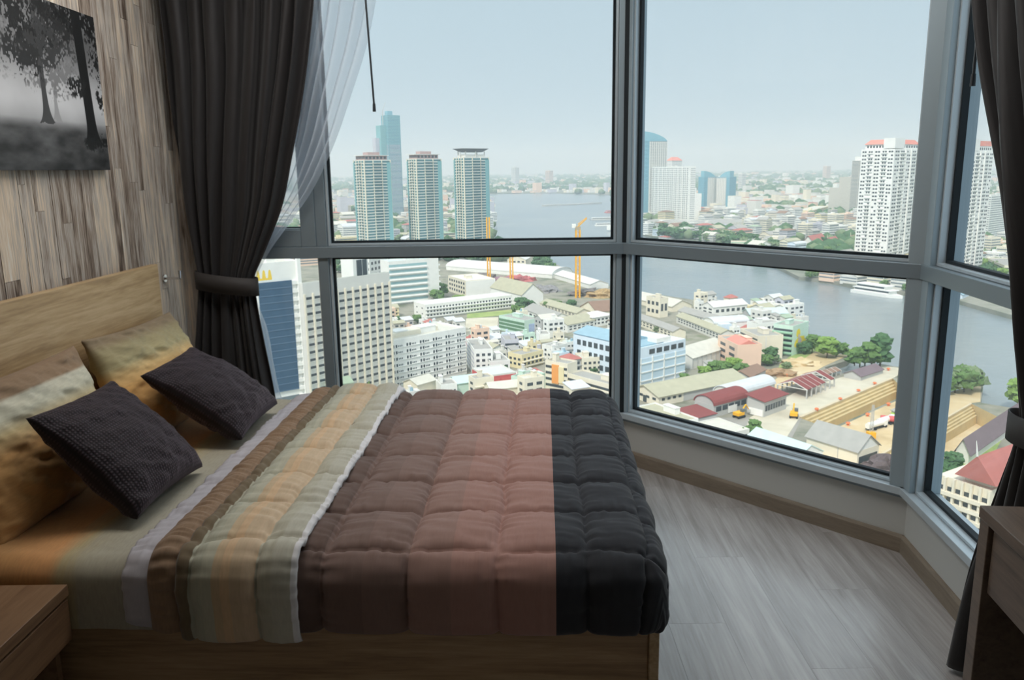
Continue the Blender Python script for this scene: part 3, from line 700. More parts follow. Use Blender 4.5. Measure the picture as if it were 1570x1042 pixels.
# right curtain, parallel to the right window
P0 = Vector((PBC.x, PBC.y)) + Vector((-0.996, 0.09))*0.115
Nc = Vector((0.996, -0.09, 0))
def at_right(px, py, off=0.0):
    d = ray(px, py); t = ((Vector((P0.x+off, P0.y, 0))-EYE).dot(Nc))/d.dot(Nc); return EYE + d*t
def cpt(p, s): return (p.x + CDIR.x*s, p.y + CDIR.y*s)
rows = []
for (px, py, wd, a) in ((1498, 5, 0.62, 1.0), (1503, 90, 0.61, 1.0), (1513, 190, 0.58, 0.95), (1527, 290, 0.52, 0.85), (1540, 400, 0.45, 0.7), (1549, 500, 0.36, 0.55), (1558, 590, 0.27, 0.4), (1561, 640, 0.24, 0.32), (1553, 680, 0.27, 0.45), (1538, 730, 0.33, 0.6), (1518, 800, 0.42, 0.8), (1500, 860, 0.48, 0.9)):
    p = at_right(px, py); rows.append((p.z, (p.x, p.y), cpt(p, wd), a))
pt = at_right(1470, 980); s0 = rows[0]; 
rows.insert(0, (2.68, (s0[1][0]+0.012, s0[1][1]+0.10), cpt(Vector((s0[1][0], s0[1][1], 0)), 0.66), 1.0))
rows = [r for r in rows if r[0] > 0.12]
rows.append((0.02, (pt.x, pt.y), cpt(pt, 0.58), 1.0))
rc = thing('dark_curtain', 'dark taupe curtain tied back behind the desk at the right edge', 'curtain', (P0.x, P0.y, 0), 0, 'dark tied-back curtains')
me = curtain_mesh('curtain_panel', rows, CURT, 9, 0.036, (Nc.x, Nc.y), seed=24)
o = link('curtain_panel', me, rc, (-P0.x, -P0.y, 0)); so = o.modifiers.new('thickness', 'SOLIDIFY'); so.thickness = 0.003
pc = at_right(1561, 642)
c2 = Vector(cpt(pc, 0.12))
pts = [(c2.x + CDIR.x*0.135*math.cos(t) + Nc.x*0.05*math.sin(t), c2.y + CDIR.y*0.135*math.cos(t) + Nc.y*0.05*math.sin(t), pc.z + 0.012*math.cos(t)) for t in np.linspace(0, 2*math.pi, 36, endpoint=False)]
tie_band(rc, (P0.x, P0.y), pts, 0.075, 0.004, flat('tieback_cloth', (0.04, 0.035, 0.033), 0.6))

# curtain draw wands
def wand(label, top, bot, r=0.0045):
    t = thing('curtain_wand', label, 'wand', bot, 0, 'thin curtain draw wands'); top = Vector(top)-Vector(bot)
    b = MB(); b.tube((0, 0, 0.03), top, r, 10); b.build('rod', BLACKM, t)
    b = MB(); b.tube((0, 0, 0), (0, 0, 0.035), r*1.7, 12, r*1.4); b.build('grip', BLACKM, t)
p = at_y(574, 171, 3.86); wand('thin black wand hanging in front of the wide window pane', (p.x-0.03, p.y, 2.66), p)
p = at_y(464, 178, 3.965); wand('thin black wand hanging behind the white voile curtain', (p.x-0.02, p.y, 2.66), p)
p = at_right(1491, 132, -0.0); wand('thin steel wand hanging beside the right dark curtain', (p.x+0.005, p.y+0.01, 2.66), p, 0.005)
# ================================================================== CITY OUTSIDE (the flat is about a hundred metres up)
ZG = -98.5
FOOT = []      # footprints already taken: (cx, cy, ex, ey, Lx, Ly)
def project(p):
    v = Vector(p)-EYE; z = v.dot(FWD); return 785+F_PX*v.dot(RIGHT)/z, 521+F_PX*v.dot(DOWN)/z
def G(px, py, h=0.0): return at_z(px, py, ZG+h)

def foot(c, a, b, h=None, yb=None):
    if h is None:
        d = ray(*c); hx = math.hypot(d.x, d.y); lo, hi = 40.0, 30000.0
        for _ in range(60):
            s = (lo+hi)/2; y = project((d.x/hx*s, d.y/hx*s, ZG))[1]
            if y > yb: lo = s
            else: hi = s
        h = EYE.z + d.z*(lo/hx) - ZG
    C = at_z(c[0], c[1], ZG+h); A = at_z(a[0], a[1], ZG+h)-C; Bv = at_z(b[0], b[1], ZG+h)-C
    A = Vector((A.x, A.y)); Bv = Vector((Bv.x, Bv.y))
    if Bv.length >= A.length:
        ex = Bv.normalized(); ey = Vector((-ex.y, ex.x)); Lx = Bv.length; Ly = max(4.0, A.dot(ey))
    else:
        ey = A.normalized(); ex = Vector((ey.y, -ey.x)); Ly = A.length; Lx = max(4.0, Bv.dot(ex))
    return Vector((C.x, C.y)), ex, ey, Lx, Ly, h

def foot_tower(cx, px0, px1, topy, Y, phi):
    C = at_y(cx, topy, Y); h = C.z-ZG; C = Vector((C.x, C.y)); ex = Vector((math.cos(phi), math.sin(phi))); ey = Vector((-ex.y, ex.x))
    def along(px, e):
        d = ray(px, topy); d = Vector((d.x, d.y)); n = Vector((-d.y, d.x)); return max(2.0, -C.dot(n)/e.dot(n))
    return C, ex, ey, along(px1, ex), along(px0, ey), h

CW = {'white': (0.84, 0.84, 0.80), 'cream': (0.80, 0.74, 0.60), 'pale': (0.72, 0.71, 0.66), 'grey': (0.50, 0.50, 0.48), 'blue': (0.68, 0.78, 0.87), 'salmon': (0.84, 0.61, 0.47),
      'green': (0.36, 0.60, 0.42), 'mint': (0.60, 0.77, 0.66), 'yellow': (0.80, 0.70, 0.44), 'orange': (0.85, 0.36, 0.10), 'red': (0.62, 0.12, 0.12), 'concrete': (0.56, 0.54, 0.48), 'tealglass': (0.22, 0.44, 0.46),
      'blueglass': (0.045, 0.10, 0.17), 'skyglass': (0.22, 0.46, 0.55), 'rust': (0.26, 0.11, 0.08), 'dgreen': (0.12, 0.24, 0.14), 'lilac': (0.56, 0.56, 0.62)}
CR = {'grey': (0.38, 0.37, 0.34), 'olive': (0.45, 0.43, 0.31), 'red': (0.46, 0.165, 0.14), 'maroon': (0.25, 0.07, 0.065), 'silver': (0.62, 0.65, 0.67), 'blue': (0.30, 0.45, 0.53), 'white': (0.70, 0.70, 0.67),
      'pale': (0.62, 0.60, 0.52), 'aqua': (0.55, 0.74, 0.72), 'green': (0.36, 0.45, 0.33), 'brown': (0.28, 0.18, 0.13), 'pink': (0.72, 0.28, 0.22), 'purple': (0.20, 0.15, 0.165), 'dark': (0.16, 0.16, 0.165)}
def wallm(k): return flat('facade_'+k, CW[k], 0.8, var=0.10, scale=0.25)
def roofm(k): return flat('roofing_'+k, CR[k], 0.85, var=0.16, scale=0.35)
DGLASS = flat('dark_window_glass', (0.05, 0.065, 0.075), 0.25, var=0.3, scale=0.5, spec=0.5)
MGLASS = flat('grey_window_glass', (0.16, 0.20, 0.22), 0.3, var=0.3, scale=0.5, spec=0.5)
TGLASS = flat('teal_window_glass', (0.055, 0.18, 0.20), 0.3, var=0.25, scale=0.4, spec=0.5)

class Bld:
    def __init__(s, name, label, cat, ft, wall='white', group=None, core=True):
        s.C, s.ex, s.ey, s.Lx, s.Ly, s.h = ft
        s.t = thing(name, label, cat, (s.C.x, s.C.y, ZG), math.atan2(s.ex.y, s.ex.x), group)
        s.w = wall; FOOT.append((s.C.x, s.C.y, s.ex, s.ey, s.Lx, s.Ly))
        if core:
            b = MB(); b.box(0, s.Lx, 0, s.Ly, -1, s.h); b.build('wall', wallm(wall), s.t)
    def fbox(s, b, f, s0, s1, z0, z1, d0, d1):
        if f == 'R': b.box(s0, s1, -d1, -d0, z0, z1)
        else: b.box(-d1, -d0, s0, s1, z0, z1)
    def flen(s, f): return s.Lx if f == 'R' else s.Ly
    def win(s, f, nf, nc, wf=0.55, hf=0.45, z0=None, z1=None, m=0.04, each=False, mat=None, s0=None, s1=None, jit=0.0, skip=0.0):
        L = s.flen(f); a = L*m if s0 is None else s0*L; e = L*(1-m) if s1 is None else s1*L
        z0 = 1.0 if z0 is None else z0; z1 = s.h-0.8 if z1 is None else z1
        fh = (z1-z0)/nf; cw = (e-a)/nc; b = MB(); mat = mat or DGLASS
        ww, hh = cw*wf, fh*hf
        if each:
            tmp = MB(); s.fbox(tmp, f, -ww/2, ww/2, 0, hh, -0.05, 0.12); me = tmp.mesh('window', mat)
        for i in range(nf):
            for j in range(nc):
                if skip and rnd.random() < skip: continue
                c = a + (j+0.5)*cw; z = z0 + i*fh + fh*(0.55-hf/2)
                if each: link('window', me, s.t, (c, 0, z) if f == 'R' else (0, c, z))
                else: s.fbox(b, f, c-ww/2, c+ww/2, z, z+hh, -0.05, 0.12)
        if not each and b.f: tag(b.build('window_rows', mat, s.t), kind='stuff')
        return s
    def sills(s, f, nf, d=0.35, hf=0.18, z0=None, z1=None, mat=None, m=0.0, off=0.05, name='floor_ledges', s0=None, s1=None):
        L = s.flen(f); z0 = 1.0 if z0 is None else z0; z1 = s.h-0.8 if z1 is None else z1; fh = (z1-z0)/nf; b = MB()
        a = L*m if s0 is None else s0*L; e = L*(1-m) if s1 is None else s1*L
        for i in range(nf): s.fbox(b, f, a, e, z0+i*fh+fh*off, z0+i*fh+fh*(off+hf), 0, d)
        tag(b.build(name, mat or wallm(s.w), s.t), kind='stuff'); return s
    def band(s, f, nf, hf=0.45, mat=None, z0=None, z1=None, m=0.02, s0=None, s1=None):
        L = s.flen(f); z0 = 1.0 if z0 is None else z0; z1 = s.h-0.8 if z1 is None else z1; fh = (z1-z0)/nf; b = MB()
        a = L*m if s0 is None else s0*L; e = L*(1-m) if s1 is None else s1*L
        for i in range(nf): s.fbox(b, f, a, e, z0+i*fh+fh*(0.6-hf/2), z0+i*fh+fh*(0.6+hf/2), -0.05, 0.1)
        tag(b.build('window_bands', mat or DGLASS, s.t), kind='stuff'); return s
    def piers(s, f, nc, w=0.5, d=0.4, mat=None, z0=0, z1=None, s0=0.0, s1=1.0, name='pier'):
        L = s.flen(f); z1 = s.h if z1 is None else z1; b = MB()
        for j in range(nc+1):
            c = L*(s0+(s1-s0)*j/nc); s.fbox(b, f, c-w/2, c+w/2, z0, z1, 0, d)
        tag(b.build('facade_piers', mat or wallm(s.w), s.t), kind='stuff'); return s
    def panel(s, f, s0, s1, z0, z1, mat, name='panel', d=0.15):
        L = s.flen(f); b = MB(); s.fbox(b, f, s0*L, s1*L, z0, z1, 0, d); return b.build(name, mat, s.t)
    def flatroof(s, k='grey', par=0.9, boxes=2, wall=None):
        wm = wallm(wall or s.w); b = MB(); b.box(0.25, s.Lx-0.25, 0.25, s.Ly-0.25, s.h, s.h+0.12); b.build('roof', roofm(k), s.t)
        if par:
            b = MB(); b.box(0, s.Lx, 0, 0.25, s.h, s.h+par); b.box(0, s.Lx, s.Ly-0.25, s.Ly, s.h, s.h+par); b.box(0, 0.25, 0.25, s.Ly-0.25, s.h, s.h+par); b.box(s.Lx-0.25, s.Lx, 0.25, s.Ly-0.25, s.h, s.h+par); b.build('parapet', wm, s.t)
        for i in range(boxes):
            w, d, hh = rnd.uniform(0.12, 0.3)*s.Lx, rnd.uniform(0.2, 0.45)*s.Ly, rnd.uniform(1.8, 3.2); x = rnd.uniform(0.1, 0.65)*s.Lx; y = rnd.uniform(0.3, 0.5)*s.Ly
            w, d = min(w, 9), min(d, 7)
            b = MB(); b.box(x, x+w, y, y+d, s.h, s.h+hh); b.box(x-0.2, x+w+0.2, y-0.2, y+d+0.2, s.h+hh, s.h+hh+0.2); b.build('stair_head', wm, s.t)
        return s
    def gable(s, k='grey', axis='x', rise=None, ov=0.5, gmat=None):
        S = s.Ly if axis == 'x' else s.Lx; L = s.Lx if axis == 'x' else s.Ly; rise = rise or S*0.22
        b = MB(); b.extrude([(0, s.h), (S, s.h), (S/2, s.h+rise)], axis, 0.05, L-0.05); b.build('gable_wall', gmat or wallm(s.w), s.t, fix=True)
        t = 0.25
        for (p0, p1) in (((-ov, s.h-ov*rise/S*2), (S/2, s.h+rise)), ((S/2, s.h+rise), (S+ov, s.h-ov*rise/S*2))):
            b = MB(); b.extrude([p0, p1, (p1[0], p1[1]+t), (p0[0], p0[1]+t)], axis, -ov, L+ov); b.build('roof_slope', roofm(k), s.t, fix=True)
        return s
    def barrel(s, k='grey', axis='x', rise=None, ov=0.4, n=10, gmat=None):
        S = s.Ly if axis == 'x' else s.Lx; L = s.Lx if axis == 'x' else s.Ly; rise = rise or S*0.2
        arc = [(S/2-S/2*math.cos(math.pi*i/n), s.h+rise*math.sin(math.pi*i/n)) for i in range(n+1)]
        b = MB(); b.extrude(arc, axis, 0.1, L-0.1); b.build('gable_wall', gmat or wallm(s.w), s.t, fix=True)
        o = [(S/2-(S/2+ov)*math.cos(math.pi*i/n), s.h+(rise+0.3)*math.sin(math.pi*i/n)) for i in range(n+1)]
        b = MB(); b.extrude(o+arc[::-1], axis, -ov, L+ov); b.build('roof', roofm(k), s.t, fix=True); return s
    def hip(s, k='red', rise=3.0, ov=0.7, z=None):
        z = s.h if z is None else z; x0, x1, y0, y1 = -ov, s.Lx+ov, -ov, s.Ly+ov; m = min(x1-x0, y1-y0)/2
        if x1-x0 >= y1-y0: r = [(x0+m, (y0+y1)/2), (x1-m, (y0+y1)/2)]
        else: r = [((x0+x1)/2, y0+m), ((x0+x1)/2, y1-m)]
        b = MB(); c = [(x0, y0, z), (x1, y0, z), (x1, y1, z), (x0, y1, z)]; A, Bq = (r[0][0], r[0][1], z+rise), (r[1][0], r[1][1], z+rise)
        if x1-x0 >= y1-y0: b.poly([c[0], c[1], Bq, A]); b.poly([c[1], c[2], Bq]); b.poly([c[2], c[3], A, Bq]); b.poly([c[3], c[0], A])
        else: b.poly([c[0], c[1], A]); b.poly([c[1], c[2], Bq, A]); b.poly([c[2], c[3], Bq]); b.poly([c[3], c[0], A, Bq])
        b.poly(c[::-1]); b.build('hip_roof', roofm(k), s.t, fix=True); return s
    def shed(s, k='grey', rise=1.5, axis='x', ov=0.4):
        S = s.Ly if axis == 'x' else s.Lx; L = s.Lx if axis == 'x' else s.Ly
        b = MB(); b.extrude([(0, s.h), (S, s.h), (S, s.h+rise)], axis, 0.05, L-0.05); b.build('gable_wall', wallm(s.w), s.t, fix=True)
        b = MB(); b.extrude([(-ov, s.h+0.02), (S+ov, s.h+rise+0.1), (S+ov, s.h+rise+0.35), (-ov, s.h+0.27)], axis, -ov, L+ov); b.build('roof', roofm(k), s.t, fix=True); return s

# ------------------------------------------------------------------ river, land, dry docks
def ground_mat(name, cols, scale, rough=0.9, s2=0.02):
    mt, nt, b = new_mat(name); b.inputs['Roughness'].default_value = rough; b.inputs['Specular IOR Level'].default_value = 0.1
    t = N(nt, 'ShaderNodeTexCoord'); n1 = N(nt, 'ShaderNodeTexNoise'); n1.inputs['Scale'].default_value = scale; n1.inputs['Detail'].default_value = 8; n1.inputs['Roughness'].default_value = 0.65
    cr = N(nt, 'ShaderNodeValToRGB'); els = cr.color_ramp.elements
    while len(els) < len(cols): els.new(0.5)
    for i, c in enumerate(cols): els[i].position = 0.3+0.4*i/(len(cols)-1); els[i].color = tuple(c)+(1,)
    nt.links.new(t.outputs['Object'], n1.inputs['Vector']); nt.links.new(n1.outputs[0], cr.inputs[0]); nt.links.new(cr.outputs[0], b.inputs['Base Color']); return mt
LAND = ground_mat('town_ground', [(0.10, 0.13, 0.075), (0.24, 0.24, 0.19), (0.34, 0.32, 0.26), (0.15, 0.19, 0.10)], 0.05)  # dark tones hold greenery and also street shade put into the colour
FARLAND = ground_mat('far_town_ground', [(0.07, 0.11, 0.06), (0.20, 0.22, 0.17), (0.32, 0.31, 0.26), (0.09, 0.14, 0.07)], 0.012)
SAND = ground_mat('sandy_yard', [(0.48, 0.36, 0.20), (0.62, 0.48, 0.28), (0.66, 0.56, 0.38)], 0.06)
CONC = ground_mat('pale_concrete_paving', [(0.50, 0.46, 0.36), (0.60, 0.55, 0.43), (0.66, 0.61, 0.50)], 0.08)
ASPH = ground_mat('grey_tarmac', [(0.27, 0.26, 0.23), (0.38, 0.36, 0.32)], 0.1)
GRASS = ground_mat('rough_grass', [(0.20, 0.30, 0.10), (0.34, 0.42, 0.15), (0.44, 0.46, 0.22)], 0.1)

def water_mat():
    mt, nt, b = new_mat('river_water'); b.inputs['Base Color'].default_value = (0.20, 0.235, 0.235, 1); b.inputs['Roughness'].default_value = 0.22; b.inputs['Specular IOR Level'].default_value = 0.5
    t = N(nt, 'ShaderNodeTexCoord'); mp = N(nt, 'ShaderNodeMapping'); mp.inputs['Scale'].default_value = (0.05, 0.12, 1); n1 = N(nt, 'ShaderNodeTexNoise'); n1.inputs['Scale'].default_value = 2.0; n1.inputs['Detail'].default_value = 6
    n2 = N(nt, 'ShaderNodeTexNoise'); n2.inputs['Scale'].default_value = 0.006; n2.inputs['Detail'].default_value = 3
    cr = N(nt, 'ShaderNodeValToRGB'); cr.color_ramp.elements[0].position = 0.35; cr.color_ramp.elements[0].color = (0.185, 0.23, 0.255, 1); cr.color_ramp.elements[1].position = 0.65; cr.color_ramp.elements[1].color = (0.235, 0.27, 0.275, 1)
    bp = N(nt, 'ShaderNodeBump'); bp.inputs['Strength'].default_value = 0.5; bp.inputs['Distance'].default_value = 0.6
    nt.links.new(t.outputs['Object'], mp.inputs[0]); nt.links.new(mp.outputs[0], n1.inputs['Vector']); nt.links.new(n1.outputs[0], bp.inputs['Height']); nt.links.new(bp.outputs[0], b.inputs['Normal'])
    nt.links.new(t.outputs['Object'], n2.inputs['Vector']); nt.links.new(n2.outputs[0], cr.inputs[0]); nt.links.new(cr.outputs[0], b.inputs['Base Color']); return mt


def land(name, outline, holes, mat, z=ZG, skirt=3.6):
    loops = [[Vector((p[0], p[1], z)) for p in lp] for lp in [outline]+holes]
    tris = tessellate_polygon(loops); pts = [p for lp in loops for p in lp]
    b = MB(); b.v = [tuple(p) for p in pts]
    for t in tris:
        a, c, d = (pts[i] for i in t)
        up = (c-a).cross(d-a).z > 0
        b.f.append(tuple(t) if up else (t[0], t[2], t[1])); b.mi.append(0)
    for k in range(len(outline)):
        p, q = loops[0][k], loops[0][(k+1) % len(outline)]
        if skirt: b.quad(p, q, q-Vector((0, 0, skirt)), p-Vector((0, 0, skirt)))
    return b.build(name, mat)
def gp(*pp): return [(lambda v: (v.x, v.y))(G(*p)) for p in pp]
DOCK1 = gp((1228, 641), (1369, 581), (1391, 604), (1272, 657))
DOCK2 = gp((1346, 702), (1490, 620), (1532, 641), (1400, 748))
NEAR = gp((300, 300), (752, 302), (752, 335), (756, 374), (800, 388), (850, 404), (900, 425), (940, 440), (1000, 450), (1060, 459), (1100, 464), (1150, 468), (1200, 478), (1236, 500), (1243, 520), (1275, 531), (1308, 543), (1300, 552), (1264, 563), (1272, 572), (1303, 572), (1322, 561), (1352, 558), (1392, 565), (1386, 580), (1412, 592), (1446, 603), (1508, 588), (1504, 617), (1545, 624), (1620, 634)) + [(420, 300), (420, 62), (-900, 62), (-9000, 300)]
riv = land('river', [(-16000, 60), (16000, 60), (16000, 18000), (-16000, 18000)], [DOCK1, DOCK2], water_mat(), ZG-3, 0); tag(riv, 'wide grey river winding past the towers', 'river', kind='structure')
o = land('city_ground', NEAR, [DOCK1, DOCK2], LAND); tag(o, kind='structure')
FAR = gp((300, 294), (640, 295), (760, 296), (850, 295), (940, 298), (946, 325), (965, 353), (1000, 362), (1060, 373), (1130, 386), (1180, 402), (1225, 424), (1280, 431), (1330, 441), (1400, 449), (1455, 456), (1545, 481), (1800, 540)) + [(5000, 900), (16000, 3000), (16000, 18000), (-16000, 18000), (-16000, 4000)]
o = land('far_bank_ground', FAR, [], FARLAND); tag(o, kind='structure')

def patch(name, mat, pts, z=0.12, label=None):
    o = land(name, gp(*pts), [], mat, ZG+z, 0.4); tag(o, kind='structure'); return o
patch('yard_ground', SAND, [(1180, 590), (1240, 535), (1300, 545), (1262, 562), (1215, 590), (1165, 605)], 0.10)
patch('quay_ground', CONC, [(1150, 640), (1222, 600), (1300, 575), (1350, 560), (1391, 566), (1371, 579), (1226, 640), (1200, 680), (1140, 665)], 0.14)
patch('dock_yard_ground', SAND, [(1274, 660), (1393, 606), (1411, 593), (1446, 604), (1504, 590), (1503, 616), (1488, 618), (1344, 700), (1300, 735), (1250, 700)], 0.10)
patch('dock_side_ground', GRASS, [(1402, 752), (1534, 643), (1548, 650), (1470, 800), (1400, 800)], 0.10)
patch('near_yard_ground', ASPH, [(960, 615), (1100, 640), (1230, 640), (1205, 690), (1340, 735), (1390, 790), (1000, 760), (940, 650)], 0.06)
patch('slope_grass', GRASS, [(1195, 560), (1240, 522), (1262, 530), (1215, 562), (1190, 575)], 0.16)
patch('school_court', CONC, [(715, 488), (764, 486), (762, 505), (712, 508)], 0.12)
patch('sports_grass', GRASS, [(716, 481), (790, 474), (790, 482), (716, 488)], 0.13)
patch('far_lawn', GRASS, [(1200, 392), (1322, 372), (1322, 408), (1240, 404)], 0.1)
patch('street_ground', ASPH, [(596, 508), (800, 492), (800, 500), (596, 520)], 0.08)
patch('street_ground', ASPH, [(500, 640), (752, 600), (800, 560), (815, 560), (770, 605), (520, 655)], 0.08)

def dry_dock(name, label, poly, depth, nsteps, step, mat):
    """basin sunk in the ground; poly: back-left, back-right, front-right, front-left; steps along the back side"""
    t = thing(name, label, 'dock', (poly[0][0], poly[0][1], ZG)); o = Vector((poly[0][0], poly[0][1]))
    P = [Vector(p)-o for p in poly]
    n = (P[3]-P[0]).normalized(); 
    b = MB(); b.poly([(p.x, p.y, -depth) for p in P][::-1]); b.f[-1] = tuple(reversed(b.f[-1])); b.build('dock_floor', SAND, t)
    b = MB()
    for i, j in ((1, 2), (2, 3), (3, 0)):
        b.quad((P[i].x, P[i].y, -depth), (P[j].x, P[j].y, -depth), (P[j].x, P[j].y, 0.3), (P[i].x, P[i].y, 0.3))
    b.build('side_wall', mat, t)
    z = 0.0
    for k in range(nsteps):
        q = n*(k*step[0]); q2 = n*((k+1)*step[0]); zb = -(k+1)*step[1] if k < nsteps-1 else -depth
        b = MB(); A0, B0 = P[0]+q, P[1]+q; A1, B1 = P[0]+q2, P[1]+q2
        b.quad((A0.x, A0.y, -k*step[1]), (A0.x, A0.y, zb), (B0.x, B0.y, zb), (B0.x, B0.y, -k*step[1]))
        if k < nsteps-1: b.quad((A0.x, A0.y, zb), (A1.x, A1.y, zb), (B1.x, B1.y, zb), (B0.x, B0.y, zb))
        b.build('stepped_wall', mat, t)
    b = MB(); w = n*(-1.2); b.prism([(P[0].x, P[0].y), (P[1].x, P[1].y), ((P[1]+w).x, (P[1]+w).y), ((P[0]+w).x, (P[0]+w).y)], 0.0, 0.45); b.build('coping', flat('dock_coping', (0.62, 0.52, 0.36), 0.9, scale=0.3), t)
    return t
DW = flat('dock_wall_stone', (0.58, 0.46, 0.25), 0.9, var=0.22, scale=0.25)
dry_dock('dry_dock', 'long stepped dry dock with sandy floor beside the grey quay road', DOCK1, 9.0, 5, (1.3, 0.9), DW)
dry_dock('dry_dock', 'second stepped dry dock nearer the red-roofed hotel', DOCK2, 7.0, 5, (1.2, 0.8), DW)
# ------------------------------------------------------------------ landmark towers
def tower(name, label, cx, px0, px1, topy, Y, phi, wall, **k): return Bld(name, label, 'tower', foot_tower(cx, px0, px1, topy, Y, math.radians(phi)), wall, **k)

def condo(label, cx, px0, px1, topy, Y, phi, crown):
    T = tower('condominium_tower', label, cx, px0, px1, topy, Y, phi, 'pale', group='teal condominium towers')
    nf = int(T.h/3.3)
    for f in 'RL':
        T.band(f, nf, 0.6, TGLASS, m=0.0)
        T.piers(f, 3 if f == 'R' else 4, 0.9, 0.7, wallm('cream'))
        T.sills(f, nf, 1.5, 0.2, s0=0.30, s1=0.70, name='balconies')
        T.panel(f, 0.86 if f == 'R' else 0.92, 1.0, 0, T.h-3, wallm('tealglass'), 'glass_corner', 0.9)
    t = T.t; Lx, Ly, h = T.Lx, T.Ly, T.h
    if crown == 'red':
        b = MB(); b.box(0.05*Lx, 0.9*Lx, 0.05*Ly, 0.9*Ly, h, h+4.5); b.build('crown_storey', flat('crown_pinkbrown', (0.46, 0.32, 0.30), 0.8, scale=0.3), t)
        b = MB(); b.box(0.25*Lx, 0.7*Lx, 0.25*Ly, 0.7*Ly, h+4.5, h+8.5); b.build('roof_lantern', flat('crown_pinkbrown', (0.46, 0.32, 0.30), 0.8), t)
        b = MB(); b.box(-0.6, 0.95*Lx, -0.6, 0.95*Ly, h+4.5, h+5.2); b.build('cornice', wallm('pale'), t)
        b = MB(); 
        for i in range(6): b.box((0.08+i*0.14)*Lx, (0.16+i*0.14)*Lx, 0.05*Ly-0.1, 0.05*Ly, h+1, h+3.6)
        for i in range(6): b.box(0.05*Lx-0.1, 0.05*Lx, (0.08+i*0.14)*Ly, (0.16+i*0.14)*Ly, h+1, h+3.6)
        tag(b.build('crown_openings', DGLASS, t), kind='stuff')
    else:
        b = MB(); b.box(0.1*Lx, 0.9*Lx, 0.1*Ly, 0.9*Ly, h, h+3.5); b.build('penthouse', wallm('pale'), t)
        for (x, y) in ((0.12, 0.12), (0.88, 0.12), (0.12, 0.88), (0.88, 0.88), (0.5, 0.05), (0.05, 0.5)):
            b = MB(); b.box(x*Lx-0.5, x*Lx+0.5, y*Ly-0.5, y*Ly+0.5, h, h+7); b.build('crown_post', wallm('pale'), t)
        b = MB(); c0 = [(0.18*Lx, 0.18*Ly), (0.82*Lx, 0.18*Ly), (0.82*Lx, 0.82*Ly), (0.18*Lx, 0.82*Ly)]; c1 = [(-0.06*Lx, -0.06*Ly), (1.0*Lx, -0.06*Ly), (1.0*Lx, 1.0*Ly), (-0.06*Lx, 1.0*Ly)]
        z0, z1 = h+6.2, h+10.5
        for i in range(4):
            j = (i+1) % 4; b.quad((*c0[i], z0), (*c0[j], z0), (*c1[j], z1), (*c1[i], z1))
        b.poly([(*p, z1) for p in c1]); b.poly([(*p, z0) for p in c0][::-1]); b.build('dish_roof', roofm('dark'), t, fix=True)
condo('teal balconied condominium tower with pinkish crown, leftmost of three', 558, 542, 598, 245, 930, 40, 'red')
condo('teal balconied condominium tower with pinkish crown, middle of three', 638, 624, 676, 243, 980, 42, 'red')
condo('teal condominium tower under a dark upturned dish roof', 711, 696, 749, 241, 1010, 42, 'dish')

T = tower('skyscraper', 'tall blue glass skyscraper topped by a construction crane behind the condominiums', 594, 584, 613, 176, 1800, 40, 'tealglass')
nf = 60
for f in 'RL': T.sills(f, nf, 0.5, 0.35, z1=T.h*0.72, mat=wallm('lilac'), m=0.05); T.band(f, 70, 0.4, flat('blue_curtain_wall', (0.10, 0.28, 0.38), 0.3), m=0.0)
b = MB(); b.box(-14, 0, 8, T.Ly, -1, T.h*0.90); b.build('lower_wing', wallm('tealglass'), T.t)
b = MB(); b.box(-24, -14, 14, T.Ly, -1, T.h*0.78); b.build('lower_wing', wallm('lilac'), T.t)
b = MB(); b.box(0, T.Lx*0.4, 0, T.Ly*0.4, T.h, T.h+8); b.build('top_core', wallm('skyglass'), T.t)
b = MB(); b.tube((-6, 10, T.h*0.9), (-6, 10, T.h*1.04), 0.9, 6); b.tube((-6, 10, T.h*1.04), (2, 10, T.h*1.12), 0.6, 6); b.build('crane_mast', wallm('grey'), T.t)

# opposite bank towers
T = tower('glass_tower', 'tall bluish glass tower with a curved swept top beside the white slab', 984, 977, 1023, 215, 1620, 30, 'skyglass')
for f in 'RL': T.band(f, 60, 0.45, flat('blue_curtain_wall', (0.10, 0.28, 0.38)), m=0)
T.panel('R', 0.30, 1.0, 0, T.h-2, wallm('pale'), 'concrete_face', 1.0); T.win('R', 50, 8, 0.5, 0.5, s0=0.32, s1=0.98, mat=MGLASS)
for o in [c for c in T.t.children if c.name.startswith('window_rows')]: o.location.y = -1.0
b = MB(); n = 10; arc = [(T.Lx*1.0*i/n, T.h + 17*math.cos(math.pi/2*(i/n))**0.7) for i in range(n+1)]
b.extrude([(0, T.h)]+arc, 'y', 0, T.Ly*0.6) ; b.build('swept_crown', wallm('skyglass'), T.t, fix=True)
T = tower('white_slab_block', 'broad white gridded slab block on the far bank', 1059, 988, 1067, 256, 1500, 20, 'white')
T.win('L', 26, 24, 0.5, 0.5, mat=MGLASS); T.win('R', 26, 4, 0.5, 0.5, mat=MGLASS); T.piers('L', 12, 0.8, 0.6); T.flatroof('pale', 1.5, 3)
b = MB(); b.box(T.Lx, T.Lx+14, 0, T.Ly*0.5, -1, T.h*0.52); b.build('lower_wing', wallm('white'), T.t)
T = tower('apartment_tower', 'slim pale tower with small red roofs behind the white slab block', 1030, 1022, 1046, 246, 1900, 40, 'white'); T.win('L', 36, 6, 0.5, 0.4, mat=MGLASS); T.win('R', 36, 6, 0.5, 0.4, mat=MGLASS); T.hip('pink', 8)
